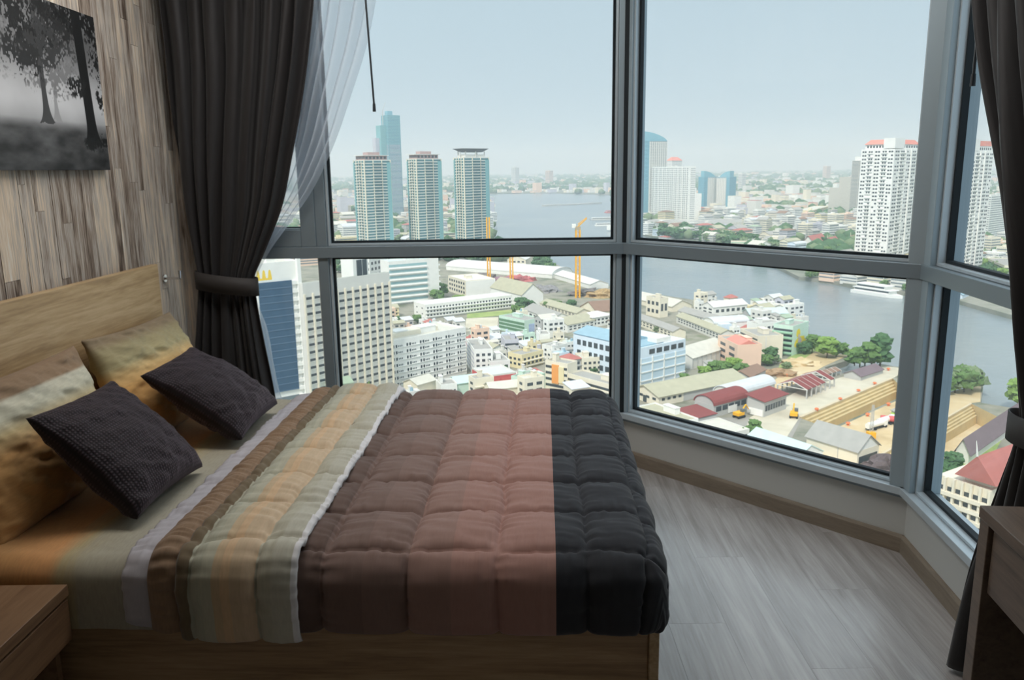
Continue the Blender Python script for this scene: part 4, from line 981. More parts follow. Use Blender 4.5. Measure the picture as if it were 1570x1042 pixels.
for i, (c, x0, x1, lab) in enumerate(((1080, 1071, 1101, 'left half of the twin blue glass towers with swept tops'), (1119, 1099, 1129, 'right half of the twin blue glass towers with swept tops'))):
    T = tower('twin_glass_tower', lab, c, x0, x1, 271, 1900, 40 if i == 0 else 50, 'skyglass', group='twin glass towers')
    for f in 'RL': T.band(f, 32, 0.45, flat('blue_curtain_wall', (0.10, 0.28, 0.38)), m=0)
    f = 'R' if i == 0 else 'L'; T.panel(f, 0.25, 1.0, 0, T.h-3, wallm('pale'), 'concrete_face', 1.0); T.piers(f, 5, 1.2, 1.3, wallm('grey'), s0=0.3, s1=0.95)
    b = MB(); n = 8; L = T.Lx if i == 0 else T.Ly
    arc = [(L*0.8*k/n, T.h + 13*math.cos(math.pi/2*k/n)**0.8) for k in range(n+1)]
    b.extrude([(0, T.h)]+arc, 'y' if i == 0 else 'x', 0, (T.Ly if i == 0 else T.Lx)*0.6); b.build('swept_crown', wallm('skyglass'), T.t, fix=True)
T = tower('office_tower', 'faint pale office tower far right of the twin glass towers', 1138, 1132, 1144, 266, 3000, 40, 'white'); T.band('L', 20, 0.4, MGLASS); T.band('R', 20, 0.4, MGLASS); T.flatroof('white', 2, 1)
T = tower('stepped_tower', 'stepped grey concrete tower half hidden by the white riverside tower', 1318, 1307, 1345, 246, 1650, 35, 'concrete'); T.band('L', 40, 0.4, MGLASS); T.band('R', 40, 0.45, MGLASS); T.piers('R', 8, 0.8, 0.8)
b = MB(); b.box(0, T.Lx*0.4, T.Ly, T.Ly+26, -1, T.h*0.70); b.build('lower_wing', wallm('concrete'), T.t); b = MB(); b.box(0, T.Lx*0.4, T.Ly+26, T.Ly+48, -1, T.h*0.5); b.build('lower_wing', wallm('concrete'), T.t)
b = MB(); b.box(0.1*T.Lx, 0.9*T.Lx, 0.1*T.Ly, 0.9*T.Ly, T.h, T.h+8); b.build('top_storey', wallm('white'), T.t)
for i, px in enumerate((790, 842, 1268)):
    T = tower('distant_tower', ('faint distant tower on the horizon above the river bend', 'faint pink distant tower above the bridge', 'faint reddish distant tower cluster on the horizon')[i], px, px-6, px+6, (257, 262, 255)[i], 5200, 40, ('pale', 'salmon', 'salmon')[i]); T.band('L', 16, 0.4, MGLASS); T.band('R', 16, 0.4, MGLASS); T.flatroof('pale', 2, 1)

def riverside(label, cx, px0, px1, topy, Y, phi, roofk):
    T = tower('riverside_tower', label, cx, px0, px1, topy, Y, phi, 'white', group='white riverside towers with red roofs')
    nf = 33; Lx, Ly, h, t = T.Lx, T.Ly, T.h, T.t
    for f in 'RL':
        for (s0, s1, nc) in ((0.03, 0.18, 2), (0.22, 0.36, 2), (0.42, 0.58, 2), (0.64, 0.78, 2), (0.83, 0.97, 2)): T.win(f, nf, nc, 0.72, 0.42, s0=s0, s1=s1, skip=0.12)
        T.sills(f, nf, 0.9, 0.22, s0=0.20, s1=0.38, name='balconies'); T.sills(f, nf, 0.9, 0.22, s0=0.62, s1=0.80, name='balconies')
        T.panel(f, 0.38, 0.42, 0, h, wallm('white'), 'pilaster', 0.8); T.panel(f, 0.58, 0.62, 0, h, wallm('white'), 'pilaster', 0.8)
    b = MB(); b.box(0.06*Lx, 0.94*Lx, 0.06*Ly, 0.94*Ly, h, h+4.5); b.build('attic_storey', wallm('white'), t)
    b = MB()
    for i in range(9): b.box((0.1+i*0.092)*Lx, (0.15+i*0.092)*Lx, 0.06*Ly-0.1, 0.06*Ly, h+1.2, h+3.4); b.box(0.06*Lx-0.1, 0.06*Lx, (0.1+i*0.092)*Ly, (0.15+i*0.092)*Ly, h+1.2, h+3.4)
    tag(b.build('attic_windows', DGLASS, t), kind='stuff')
    b = MB(); z0, z1 = h+4.5, h+8.8; c0 = [(0.04*Lx, 0.04*Ly), (0.96*Lx, 0.04*Ly), (0.96*Lx, 0.96*Ly), (0.04*Lx, 0.96*Ly)]; c1 = [(0.14*Lx, 0.14*Ly), (0.86*Lx, 0.14*Ly), (0.86*Lx, 0.86*Ly), (0.14*Lx, 0.86*Ly)]
    for i in range(4):
        j = (i+1) % 4; b.quad((*c0[i], z0), (*c0[j], z0), (*c1[j], z1), (*c1[i], z1))
    b.poly([(*p, z1) for p in c1]); b.build('mansard_roof', roofm('pink'), t, fix=True)
    b = MB(); b.box(0.0, 0.34*Lx, 0.0, 0.34*Ly, h+0.5, h+9.8); b.build('lift_tower', wallm('white'), t)
riverside('big white riverside apartment tower with a red mansard roof', 1372, 1321, 1414, 228, 760, 45, 'pink')
riverside('slender white riverside tower with a red roof next to the right curtain', 1490, 1474, 1524, 232, 700, 40, 'pink')
T = tower('apartment_block', 'pale apartment block half hidden behind the right curtain', 1520, 1512, 1560, 300, 1050, 40, 'white'); T.band('L', 20, 0.4, MGLASS); T.band('R', 20, 0.4, MGLASS); T.flatroof('grey', 1.5, 2)

# ------------------------------------------------------------------ near left: office, gridded block, hospital, school, apartments
def BL_(name, label, cat, c, a, b, wall='white', h=None, yb=None, group=None): return Bld(name, label, cat, foot(c, a, b, h, yb), wall, group)

T = Bld('office_building', 'blue glass office building with a yellow crown sign beside the voile curtain', 'building', foot_tower(392, 372, 458, 409, 318, math.radians(38)), 'white')
L, h, t = T.Lx, T.h, T.t
g = T.panel('R', 0.02, 0.80, 12, h-6.5, wallm('blueglass'), 'glass_front', 0.5)
b = MB()
for i in range(16): T.fbox(b, 'R', L*0.02, L*0.80, 12+(h-18.5)*i/16, 12+(h-18.5)*i/16+0.35, 0.5, 0.62)
tag(b.build('glazing_bars', flat('blue_mullions', (0.10, 0.17, 0.26), 0.4), t), kind='stuff')
T.sills('R', 15, 1.2, 0.45, z0=8, z1=h-5, s0=0.80, s1=0.92, name='balconies'); T.panel('R', 0.92, 1.0, 0, h+3, wallm('white'), 'stair_tower', 2.0)
T.band('R', 3, 0.5, MGLASS, z0=0.5, z1=10); T.flatroof('pale', 1.2, 1)
b = MB()      # yellow crown-like mark on the parapet wall
yl = flat('sign_yellow', (0.90, 0.62, 0.06), 0.5); cxs, z0 = L*0.17, h-5.6
b.extrude([(-3.2, 0), (3.2, 0), (3.2, 0.8), (-3.2, 0.8)], 'x', 0, 0.3)
for dx in (-2.4, 0, 2.4): b.extrude([(dx-0.8, 0.8), (dx+0.8, 0.8), (dx+0.45, 3.6), (dx, 4.1), (dx-0.45, 3.6)], 'x', 0, 0.3)
o = b.build('crown_sign', yl, t, fix=True); o.rotation_euler = (0, 0, -math.pi/2); o.location = (cxs, -0.1, z0); o.rotation_euler = (0, 0, math.pi/2); o.location = (cxs, -0.02, z0)
pod = BL_('podium_building', 'low white podium with gold lettering in front of the blue office', 'building', (424, 575), (405, 566), (481, 556), 'white', yb=640); pod.band('R', 2, 0.4, DGLASS, z0=0.5, z1=pod.h-5); pod.flatroof('white', 0.8, 1)
pod.panel('R', 0.45, 0.85, pod.h-3.0, pod.h-1.8, flat('gold_letters', (0.72, 0.55, 0.22), 0.5), 'sign_strip', 0.12)

T = Bld('gridded_block', 'tall cream apartment block with a grid of dark windows left of the mullion', 'building', foot_tower(464, 459, 598, 440, 325, math.radians(50)), 'pale')
T.win('R', 15, 11, 0.70, 0.34, z0=3, z1=T.h-3.5, m=0.01, each=True); T.piers('R', 11, 0.7, 0.7, wallm('cream'), s0=0.01, s1=0.99, z1=T.h-3); T.sills('R', 15, 0.25, 0.1, z0=3, z1=T.h-3.5, off=0.3)
T.flatroof('green', 1.4, 0)
b = MB(); b.box(T.Lx*0.60, T.Lx*0.78, 2, 10, T.h, T.h+9); b.build('lift_house', wallm('white'), T.t)
b = MB(); b.box(T.Lx*0.64, T.Lx*0.70, 1.8, 2, T.h+1, T.h+8); b.box(T.Lx*0.71, T.Lx*0.76, 1.8, 2, T.h+1, T.h+8); tag(b.build('window_rows', DGLASS, T.t), kind='stuff')

T = BL_('hospital_block', 'white and aqua banded hospital block behind the gridded block', 'building', (672, 397), (596, 403), (690, 392), 'white', yb=460)
T.band('L', 7, 0.42, flat('aqua_glass', (0.30, 0.48, 0.50), 0.3), s0=0.24, s1=1.0); T.sills('L', 7, 1.2, 0.12, s0=0.24, s1=1.0); T.band('R', 7, 0.4, DGLASS); T.sills('R', 7, 1.4, 0.25); T.flatroof('aqua', 1.2, 2)
T = BL_('hospital_block', 'stepped white hospital wing above the gridded block roof', 'building', (566, 399), (536, 395), (600, 392), 'white', yb=455); T.win('R', 6, 6, 0.5, 0.5); T.band('L', 6, 0.4); T.flatroof('aqua', 1.2, 2)
T = BL_('long_hall', 'long low white hall with pale green roof behind the hospital', 'building', (600, 391), (545, 388), (690, 386), 'white', yb=402); T.gable('aqua', 'x', 3)
T = BL_('school_block', 'long white three-storey school block with rows of windows', 'building', (652, 468), (607, 466), (785, 453), 'white', yb=489); T.win('R', 3, 28, 0.5, 0.42, each=False, m=0.01); T.sills('R', 3, 1.0, 0.18); T.win('L', 2, 2, 0.2, 0.2); T.flatroof('white', 0.5, 0)
T = BL_('school_wing', 'small beige colonnaded school wing with white annex', 'building', (714, 431), (687, 423), (746, 424), 'cream', yb=455); T.win('L', 3, 7, 0.55, 0.5); T.panel('R', 0.0, 1.0, 0, T.h, wallm('white'), 'annex_face', 0.4); T.flatroof('white', 0.6, 1)
T = BL_('gabled_hall', 'grey-roofed hall with a big white gable end by the river sheds', 'building', (800, 452), (752, 440), (830, 448), 'white', yb=470); T.gable('olive', 'y', 7.5)
T = BL_('river_shed', 'long white riverside shed with a pale vaulted roof', 'building', (846, 421), (684, 408), (862, 414), 'white', yb=427); T.barrel('white', 'y', 5)
T = BL_('river_shed', 'flat-roofed white shed behind the yellow cranes', 'building', (905, 436), (850, 420), (925, 432), 'white', yb=443); T.gable('white', 'y', 3)
T = BL_('river_house', 'cream riverside house with yellow gantry beside the trees', 'building', (806, 398), (785, 394), (818, 391), 'cream', yb=410); T.win('L', 2, 4); T.gable('white', 'x', 4); 
T = BL_('apartment_block', 'white seven-storey apartment block with rows of small dark windows', 'building', (597, 526), (557, 516), (714, 504), 'white', yb=600)
for (s0, s1) in ((0.03, 0.16), (0.20, 0.33), (0.37, 0.50), (0.54, 0.67), (0.71, 0.84), (0.87, 0.99)):
    T.win('R', 7, 2, 0.52, 0.48, s0=s0, s1=s0+(s1-s0)*0.55); T.win('R', 7, 3, 0.5, 0.22, s0=s0+(s1-s0)*0.55, s1=s1)
T.win('L', 7, 4, 0.25, 0.35); T.sills('R', 7, 0.3, 0.06, off=0.28); T.flatroof('pale', 1.0, 3)
b = MB(); b.box(T.Lx*0.15, T.Lx*0.75, T.Ly*0.35, T.Ly*0.7, T.h, T.h+2.2); b.build('roof_storey', wallm('cream'), T.t)

# ------------------------------------------------------------------ old town between the apartments and the mullion
def low(label, c, a, b, wall='white', yb=None, h=None, roof=('flat', 'grey'), R=None, L=None, name='shophouse', cat='building', group=None):
    T = BL_(name, label, cat, c, a, b, wall, h, yb, group)
    if R: T.win('R', R[0], R[1], 0.55, 0.45)
    if L: T.win('L', L[0], L[1], 0.55, 0.45)
    k = roof[0]
    if k == 'flat': T.flatroof(roof[1], 0.8, 1)
    elif k == 'gx': T.gable(roof[1], 'x')
    elif k == 'gy': T.gable(roof[1], 'y')
    elif k == 'hip': T.hip(roof[1], 2.5)
    elif k == 'bx': T.barrel(roof[1], 'x')
    elif k == 'by': T.barrel(roof[1], 'y')
    elif k == 'sx': T.shed(roof[1], 1.2, 'x')
    elif k == 'sy': T.shed(roof[1], 1.2, 'y')
    return T
T = low('grey-sided white block right of the seven-storey apartments', (727, 538), (715, 521), (751, 531), 'white', yb=578, R=(4, 3)); T.band('L', 5, 0.4, wallm('lilac'))
T = low('dark green banded school building with a mural end wall', (804, 493), (765, 485), (827, 488), 'mint', yb=514, roof=('flat', 'grey')); T.band('L', 3, 0.72, wallm('dgreen'), m=0); T.panel('R', 0.25, 0.9, 1.5, T.h-2, flat('blue_mural', (0.42, 0.52, 0.72), 0.8, var=0.4, scale=0.6), 'mural')
T = low('building with a bright red wall and grey tin roof', (746, 578), (724, 566), (787, 570), 'red', yb=601, roof=('none', '')); T.flatroof('silver', 0.8, 0, 'pale'); T.panel('R', 0.06, 0.45, 1, T.h-1.2, flat('red_shutter', (0.66, 0.14, 0.13), 0.6), 'shutter'); T.panel('R', 0.5, 0.95, 1, T.h-1.2, flat('red_shutter', (0.66, 0.14, 0.13), 0.6), 'shutter')
T = low('pale gabled roof just behind the quilt', (752, 597), (735, 590), (800, 592), 'cream', yb=625, roof=('gx', 'pale'))
T = low('mint green block just behind the quilt', (806, 583), (798, 574), (836, 574), 'mint', yb=612)
T = low('cream shophouse with a bright orange panel', (836, 554), (826, 545), (870, 560), 'cream', yb=606, R=None); T.band('R', 5, 0.4, DGLASS); T.panel('R', 0.32, 0.62, T.h*0.42, T.h-0.6, wallm('orange'), 'orange_panel', 0.5); T.panel('R', 0.62, 0.85, T.h*0.45, T.h-1.2, wallm('yellow'), 'yellow_panel', 0.4)
T = low('white long block with louvre bands near the black quilt end', (869, 574), (862, 560), (935, 592), 'cream', yb=612); T.band('R', 4, 0.45, DGLASS); T.sills('R', 4, 0.8, 0.2)
T = low('cream house with a curved yellow balcony', (800, 546), (790, 539), (833, 538), 'yellow', yb=566, R=(2, 5), L=(2, 3))
T.sills('R', 2, 1.3, 0.15, mat=wallm('cream'))
T = low('grey balconied shophouse behind the cream house', (774, 523), (768, 515), (792, 518), 'lilac', yb=550); T.band('R', 3, 0.45); T.sills('R', 3, 1.0, 0.2)
T = low('tall plain white block in the old town', (827, 514), (822, 508), (842, 512), 'white', yb=538)
T = low('plain white block left of the blue-roofed building', (848, 533), (842, 527), (870, 528), 'white', yb=552, L=(2, 1))
T = low('row of white houses with grey gables beside the blue roof', (870, 498), (860, 490), (912, 490), 'white', yb=510, R=(2, 6), roof=('gx', 'olive'), L=(2, 2))
T = low('white house with a row of round-headed windows by the mullion', (908, 487), (900, 480), (940, 482), 'white', yb=502, R=(2, 5), roof=('hip', 'white'))
T = low('olive-roofed long school hall', (884, 480), (828, 464), (892, 474), 'cream', yb=488, L=(2, 10), roof=('gy', 'olive'))
T = low('grey-roofed white workshop with open gable', (845, 489), (803, 473), (865, 482), 'white', yb=501, L=(1, 6), roof=('gy', 'grey'))
T = low('brown-roofed house against the river', (915, 478), (890, 470), (940, 473), 'cream', yb=488, roof=('gx', 'brown'))
T = low('white tin-roofed house in front of the apartments', (640, 590), (626, 583), (668, 582), 'cream', yb=612, roof=('gx', 'pale'))
T = low('white house with barred windows in front of the apartments', (676, 592), (668, 584), (697, 586), 'white', yb=615, R=(1, 4))
T = low('green tin-roofed shed right of the white house', (700, 588), (694, 580), (745, 582), 'mint', yb=606, roof=('gx', 'aqua'))
T = low('white gallery house with a blue awning', (752, 556), (740, 545), (775, 548), 'white', yb=580, R=(2, 3), L=(2, 2))
T = low('cream terrace with planted roof', (892, 551), (880, 543), (938, 548), 'cream', yb=580, R=(3, 6), roof=('flat', 'pale'))

T = BL_('blue_building', 'pale blue office block with a blue tin roof across the mullion', 'building', (979, 534), (879, 512), (1051, 519), 'blue', yb=594)
T.win('L', 3, 10, 0.62, 0.5, z0=2, z1=T.h-1, s0=0.05, s1=0.95, each=True); T.win('R', 1, 5, 0.72, 0.55, z0=T.h-5, z1=T.h-0.8, s0=0.2, s1=0.97, each=True)
for i in range(4): T.panel('R', 0.03+i*0.245, 0.05+i*0.245, 0, T.h-5, wallm('white'), 'pilaster', 0.5)
T.sills('R', 3, 0.5, 0.12, z0=2, z1=T.h-4, mat=wallm('white')); T.panel('R', 0.06, 1.0, 2, T.h-5.4, flat('frosted_blue_panels', (0.56, 0.70, 0.80), 0.4, var=0.05), 'glazed_panel', 0.15)
b = MB(); b.box(T.Lx*0.02, T.Lx*0.55, T.Ly*0.02, T.Ly, T.h, T.h+0.5); b.build('roof_deck', roofm('blue'), T.t)
b = MB(); b.extrude([(0, T.h+0.5), (T.Lx*0.62, T.h+0.5), (T.Lx*0.31, T.h+3.2)], 'y', T.Ly*0.25, T.Ly+0.8); b.build('tin_roof', roofm('blue'), T.t, fix=True)
b = MB(); b.box(T.Lx*0.4, T.Lx*0.7, T.Ly*0.02, T.Ly*0.15, T.h, T.h+2.6); b.build('stair_head', wallm('white'), T.t)

# ------------------------------------------------------------------ right of the mullion: riverside quarter
T = low('long cream factory roof at the river edge', (1030, 470), (963, 455), (1062, 467), 'cream', yb=478, roof=('gy', 'pale'), name='factory')
T = low('cream factory with a square silo tower', (1012, 459), (991, 455), (1038, 460), 'cream', yb=487, L=(2, 3), R=(1, 2), name='factory')
def row_houses(label, c, a, b, yb, wall, rk, n): 
    T = low(label, c, a, b, wall, yb=yb, roof=('gy', rk), name='row_house'); T.win('L', 2, n, 0.5, 0.45); return T
row_houses('long row of grey-roofed houses nearest the blue building', (1032, 508), (963, 482), (1042, 503), 520, 'cream', 'grey', 12)
row_houses('long row of grey-roofed houses in the middle of the riverside quarter', (1105, 511), (1037, 484), (1116, 506), 523, 'pale', 'olive', 14)
row_houses('second row of white houses behind the grey-roofed row', (1098, 492), (1040, 476), (1108, 487), 502, 'white', 'grey', 12)
T = low('white riverside house with a long green verandah roof', (1094, 471), (1085, 466), (1146, 466), 'white', yb=485, roof=('gx', 'white'), L=(2, 2), R=(1, 6))
b = MB(); b.box(T.Lx*0.98, T.Lx*1.18, 0, T.Ly*0.7, 0, T.h*0.8); b.build('yellow_annex', wallm('yellow'), T.t)
T = low('grey domed hall with a blue annex', (1095, 496), (1088, 490), (1148, 492), 'white', yb=512, roof=('bx', 'silver'), L=(1, 3)); T.panel('R', 0.1, 0.4, 2, T.h, wallm('blue'), 'blue_annex', 4.0)
T = low('teal-roofed riverside warehouse above the cream block', (1150, 482), (1137, 477), (1208, 480), 'grey', yb=497, roof=('gx', 'aqua'))
T = low('white terraced block left of the green building', (1160, 498), (1148, 494), (1198, 494), 'white', yb=520, R=(2, 5))
T = low('salmon pink house with red roof terraces', (1131, 531), (1101, 516), (1159, 525), 'salmon', yb=566, L=(3, 2)); 
b = MB(); b.extrude([(T.Lx*0.1, T.h+0.3), (T.Lx*0.9, T.h+0.3), (T.Lx*0.5, T.h+2.6)], 'y', T.Ly*0.05, T.Ly*0.7); b.build('red_tiled_roof', roofm('pink'), T.t, fix=True)
T = low('cream five-storey block between salmon and green buildings', (1162, 517), (1135, 505), (1191, 511), 'cream', yb=551); T.band('L', 5, 0.45); T.sills('L', 5, 1.2, 0.2); T.panel('R', 0.3, 0.34, 0, T.h, wallm('pale'), 'downpipe_strip', 0.2)
T = low('green building with a big yellow flower mural on its wall', (1216, 502), (1190, 497), (1240, 494), 'mint', yb=546); T.band('L', 5, 0.42); T.sills('L', 5, 1.4, 0.25, mat=wallm('green'))
mur = flat('mural_yellow', (0.92, 0.70, 0.03), 0.7, var=0.15, scale=0.8); mur2 = flat('mural_grey', (0.56, 0.48, 0.50), 0.7, var=0.2, scale=1.0)
def blob(T, s, z, rx, rz, mat, d, name, n=14, sd=1):
    r = random.Random(sd); L = T.Lx; b = MB(); pr = [(s*L+rx*math.cos(2*math.pi*i/n)*r.uniform(0.82, 1.1), z+rz*math.sin(2*math.pi*i/n)*r.uniform(0.82, 1.1)) for i in range(n)]
    b.v = [(p[0], -d, p[1]) for p in pr]; b.f = [tuple(range(n))]; b.mi = [0]; return b.build(name, mat, T.t)
H = T.h; blob(T, 0.50, H*0.40, T.Lx*0.36, H*0.23, mur, 0.06, 'mural', sd=2); blob(T, 0.36, H*0.74, T.Lx*0.13, H*0.16, mur, 0.05, 'mural', sd=3); blob(T, 0.47, H*0.46, T.Lx*0.13, H*0.12, mur2, 0.09, 'mural', sd=4); blob(T, 0.40, H*0.62, T.Lx*0.05, H*0.10, mur2, 0.09, 'mural', sd=6)
b = MB(); b.box(T.Lx*0.4, T.Lx*0.46, -0.1, 0, 0.5, H*0.2); b.build('mural_stem', wallm('green'), T.t)
T = low('pale open-sided shed behind the bushes', (1062, 549), (1048, 532), (1117, 532), 'pale', yb=566, roof=('gx', 'pale')); T.piers('R', 8, 0.5, 0.3, wallm('grey'))
T = low('dark-roofed cottage below the salmon house', (1150, 578), (1138, 566), (1174, 566), 'grey', yb=590, roof=('gx', 'brown'))

# shipyard warehouses
T = BL_('warehouse', 'large olive-roofed warehouse with cream gable front', 'warehouse', (1010, 608), (970, 593), (1144, 581), 'cream', yb=623); T.gable('olive', 'x', 3.0, 0.8); T.win('L', 1, 4, 0.5, 0.4, z0=T.h-3, z1=T.h-0.4); T.win('R', 1, 4, 0.5, 0.4, s0=0.02, s1=0.26, z0=T.h-3, z1=T.h-0.4)
T.panel('R', 0.27, 0.98, 0.2, T.h-0.3, wallm('grey'), 'open_bay', 0.1); T.panel('L', 0.42, 0.54, 0, 3.0, DGLASS, 'door', 0.15)
T = BL_('warehouse', 'maroon barrel-roofed shed with a grey arched gable', 'warehouse', (1095, 622), (1067, 613), (1147, 608), 'grey', yb=640); T.barrel('maroon', 'x', 3.2); T.panel('L', 0.05, 0.95, 0.3, T.h*0.55, wallm('cream'), 'low_wall', 0.3); T.win('R', 1, 5, 0.8, 0.5, z0=1, z1=T.h); T.panel('R', 0.42, 0.66, 0.3, 3.2, wallm('white'), 'white_wall', 0.3)
T = BL_('warehouse', 'maroon-roofed open shed nearest the quay road', 'warehouse', (1172, 616), (1146, 610), (1206, 604), 'grey', yb=640); T.shed('maroon', 1.5, 'x', 0.8); T.win('R', 1, 8, 0.7, 0.5, z0=1, z1=T.h-1); T.panel('L', 0.05, 0.9, 0.3, 3.0, wallm('white'), 'white_wall', 0.4)
T = BL_('warehouse', 'silver barrel-roofed shed behind the maroon sheds', 'warehouse', (1122, 606), (1098, 598), (1188, 588), 'pale', yb=620); T.barrel('silver', 'x', 3.0)
T = BL_('warehouse', 'grey-roofed shed with a white gable end beside the dry dock', 'warehouse', (1315, 692), (1237, 668), (1344, 680), 'cream', yb=713); T.gable('grey', 'y', 4.6, 0.6, wallm('white')); T.panel('R', 0.08, 0.92, 0.2, T.h*0.55, DGLASS, 'gate_opening', 0.12); T.panel('L', 0.36, 0.37, 0, T.h, wallm('grey'), 'downpipe', 0.2)
T = BL_('warehouse', 'pale aqua roof with white gable just above the window sill', 'warehouse', (1222, 703), (1140, 674), (1258, 690), 'white', yb=722); T.gable('aqua', 'y', 3.4, 0.3, wallm('white')); T.panel('R', 0.1, 0.5, 1, T.h-0.8, DGLASS, 'gate_opening', 0.12)
T = BL_('warehouse', 'low flat concrete-roofed building by the yellow digger', 'warehouse', (1110, 668), (1063, 650), (1146, 658), 'pale', yb=682); T.flatroof('pale', 0.6, 0); T.win('R', 1, 4, 0.5, 0.4)
T = BL_('warehouse', 'low white flat-roofed building above the sill at the mullion', 'warehouse', (1040, 650), (975, 625), (1067, 642), 'white', yb=668); T.flatroof('olive', 0.7, 1); T.win('R', 1, 3, 0.4, 0.4)
T = BL_('warehouse', 'maroon flat tin roof in front of the barrel shed', 'warehouse', (1066, 642), (1036, 628), (1100, 638), 'grey', yb=652); T.shed('maroon', 0.8, 'y')
T = BL_('warehouse', 'dark grey roofed store beside the parked trucks', 'warehouse', (1398, 640), (1374, 630), (1440, 622), 'grey', yb=648); T.shed('grey', 1.0, 'x'); T.panel('L', 0, 1, 0.2, 2.5, flat('lime_wall', (0.40, 0.62, 0.08), 0.8), 'lime_wall', 0.3); T.panel('R', 0, 1, 0.2, 2.5, flat('lime_wall', (0.40, 0.62, 0.08), 0.8), 'lime_wall', 0.3)

def frame_shed(label, c, a, b, yb, rk, n=5):
    T = BL_('derelict_shed', label, 'shed', c, a, b, 'rust', yb=yb)
    for o in list(T.t.children): bpy.data.objects.remove(o)
    Lx, Ly, h, t = T.Lx, T.Ly, T.h, T.t
    for i in range(n+1):
        for y in (0.2, Ly-0.2):
            bb = MB(); bb.box(Lx*i/n-0.25, Lx*i/n+0.25, y-0.25, y+0.25, 0, h); bb.build('post', wallm('grey'), t)
    for i in range(n):
        for sgn in (0, 1):
            if rnd.random() < 0.12: continue
            y0, y1 = (0, Ly/2) if sgn == 0 else (Ly, Ly/2); r = Ly*0.2; x0, x1 = Lx*i/n+0.1, Lx*(i+1)/n-0.3
            bb = MB(); bb.quad((x0, y0, h), (x1, y0, h), (x1, y1, h+r), (x0, y1, h+r)); bb.quad((x0, y0, h+0.2), (x1, y0, h+0.2), (x1, y1, h+r+0.2), (x0, y1, h+r+0.2)); bb.build('roof_sheet', roofm(rk), t)
    for i in range(n+1):
        bb = MB(); x = Lx*i/n
        for (p, q) in (((x, 0, h), (x, Ly/2, h+Ly*0.2)), ((x, Ly, h), (x, Ly/2, h+Ly*0.2)), ((x, 0, h), (x, Ly, h))): bb.tube(p, q, 0.2, 5)
        bb.build('rafter', wallm('pale'), t)
frame_shed('derelict rusty open-framed shed with missing roof sheets on the quay', (1238, 598), (1200, 586), (1280, 580), 612, 'maroon', 6)
frame_shed('smaller collapsed timber frame behind the rusty shed', (1262, 576), (1248, 571), (1290, 568), 583, 'brown', 4)
T = BL_('warehouse', 'row of purple-grey roofs beside the riverside trees', 'warehouse', (1320, 577), (1297, 571), (1354, 566), 'grey', yb=584); T.gable('purple', 'x', 2.0)

# right pane: hotel and long roof
T = BL_('hotel', 'cream galleried hotel with a red roof at the right window', 'building', (1520, 752), (1452, 722), (1600, 720), 'cream', yb=838)
nf = 4
T.win('L', nf, 6, 0.78, 0.5, z0=2, z1=T.h-2, m=0.02, each=True); T.sills('L', nf, 1.4, 0.34, z0=2, z1=T.h-2, mat=wallm('cream')); T.piers('L', 6, 0.6, 1.0, wallm('cream'))
T.win('R', nf, 6, 0.66, 0.42, z0=2, z1=T.h-2); b = MB(); b.box(2, T.Lx, 1, T.Ly*0.56, T.h, T.h+3); b.build('attic_storey', wallm('cream'), T.t)
b = MB(); x0, x1, y0, y1, z, r = -1.0, T.Lx+2, 0.0, T.Ly*0.56, T.h+3, 5.5
b.extrude([(y0-1.5, z-1.2), ((y0+y1)/2, z+r), (y1+1.5, z-1.2)], 'x', x0, x1); b.build('red_roof', roofm('red'), T.t, fix=True)
b = MB(); ym = (y0+y1)/2; b.tube((x0, ym, z+r), (x0-1.2, ym, z+r+4.5), 0.3, 6, 0.08); b.build('ridge_finial', wallm('white'), T.t)
T = BL_('warehouse', 'long purple-grey pitched roof behind the red-roofed hotel', 'warehouse', (1486, 692), (1474, 684), (1575, 630), 'pale', yb=712); T.gable('purple', 'x', 4.0, 0.8)

# ------------------------------------------------------------------ opposite bank landmarks
T = low('cream riverside college with horizontal bands', (1155, 370), (1128, 362), (1162, 360), 'cream', yb=384); T.band('L', 4, 0.4, wallm('green'))
T = low('second cream college block beside the riverside trees', (1198, 373), (1172, 364), (1206, 362), 'cream', yb=387); T.band('L', 4, 0.4, wallm('green'))
def temple(label, c, a, b, yb):
    T = BL_('temple_hall', label, 'temple', c, a, b, 'white', yb=yb, group='red-roofed temple halls'); T.gable('red', 'x', T.Ly*0.55, 1.2)
    bb = MB(); bb.tube((0, T.Ly/2, T.h+T.Ly*0.55), (-2, T.Ly/2, T.h+T.Ly*0.55+5), 0.6, 6, 0.1); bb.build('roof_finial', wallm('cream'), T.t)
temple('red-roofed temple hall with pale gables on the far lawn', (1248, 372), (1241, 369), (1268, 368), 382); temple('smaller red temple hall right of the first', (1274, 371), (1269, 369), (1286, 368), 379); temple('red temple roof next to the white riverside tower', (1310, 368), (1303, 366), (1322, 364), 376)
T = low('long ochre yellow building far across the river', (1245, 323), (1235, 319), (1272, 316), 'yellow', yb=331, roof=('flat', 'pale')); T.band('R', 3, 0.4)
T = low('blue-grey office block far across the river', (1240, 338), (1230, 334), (1252, 334), 'blue', yb=350, L=(4, 3))
T = low('pink building at the far river bend', (1212, 300), (1200, 297), (1220, 297), 'salmon', yb=306)
T = low('white podium below the broad slab block', (1000, 348), (975, 340), (1070, 338), 'white', yb=354)
T = low('long pale shopping hall right of the white podium', (1090, 344), (1070, 338), (1160, 338), 'pale', yb=352)
T = low('red-roofed pavilion under the slender riverside tower', (1492, 428), (1484, 424), (1506, 421), 'white', yb=434, roof=('hip', 'red'))
T = low('blue-roofed pier hall at the right window', (1476, 452), (1468, 446), (1490, 446), 'blue', yb=458, roof=('gx', 'blue'))
T = low('white layered hotel block behind the right curtain', (1540, 408), (1512, 396), (1575, 400), 'cream', yb=430); T.band('L', 4, 0.4); T.band('R', 4, 0.4)
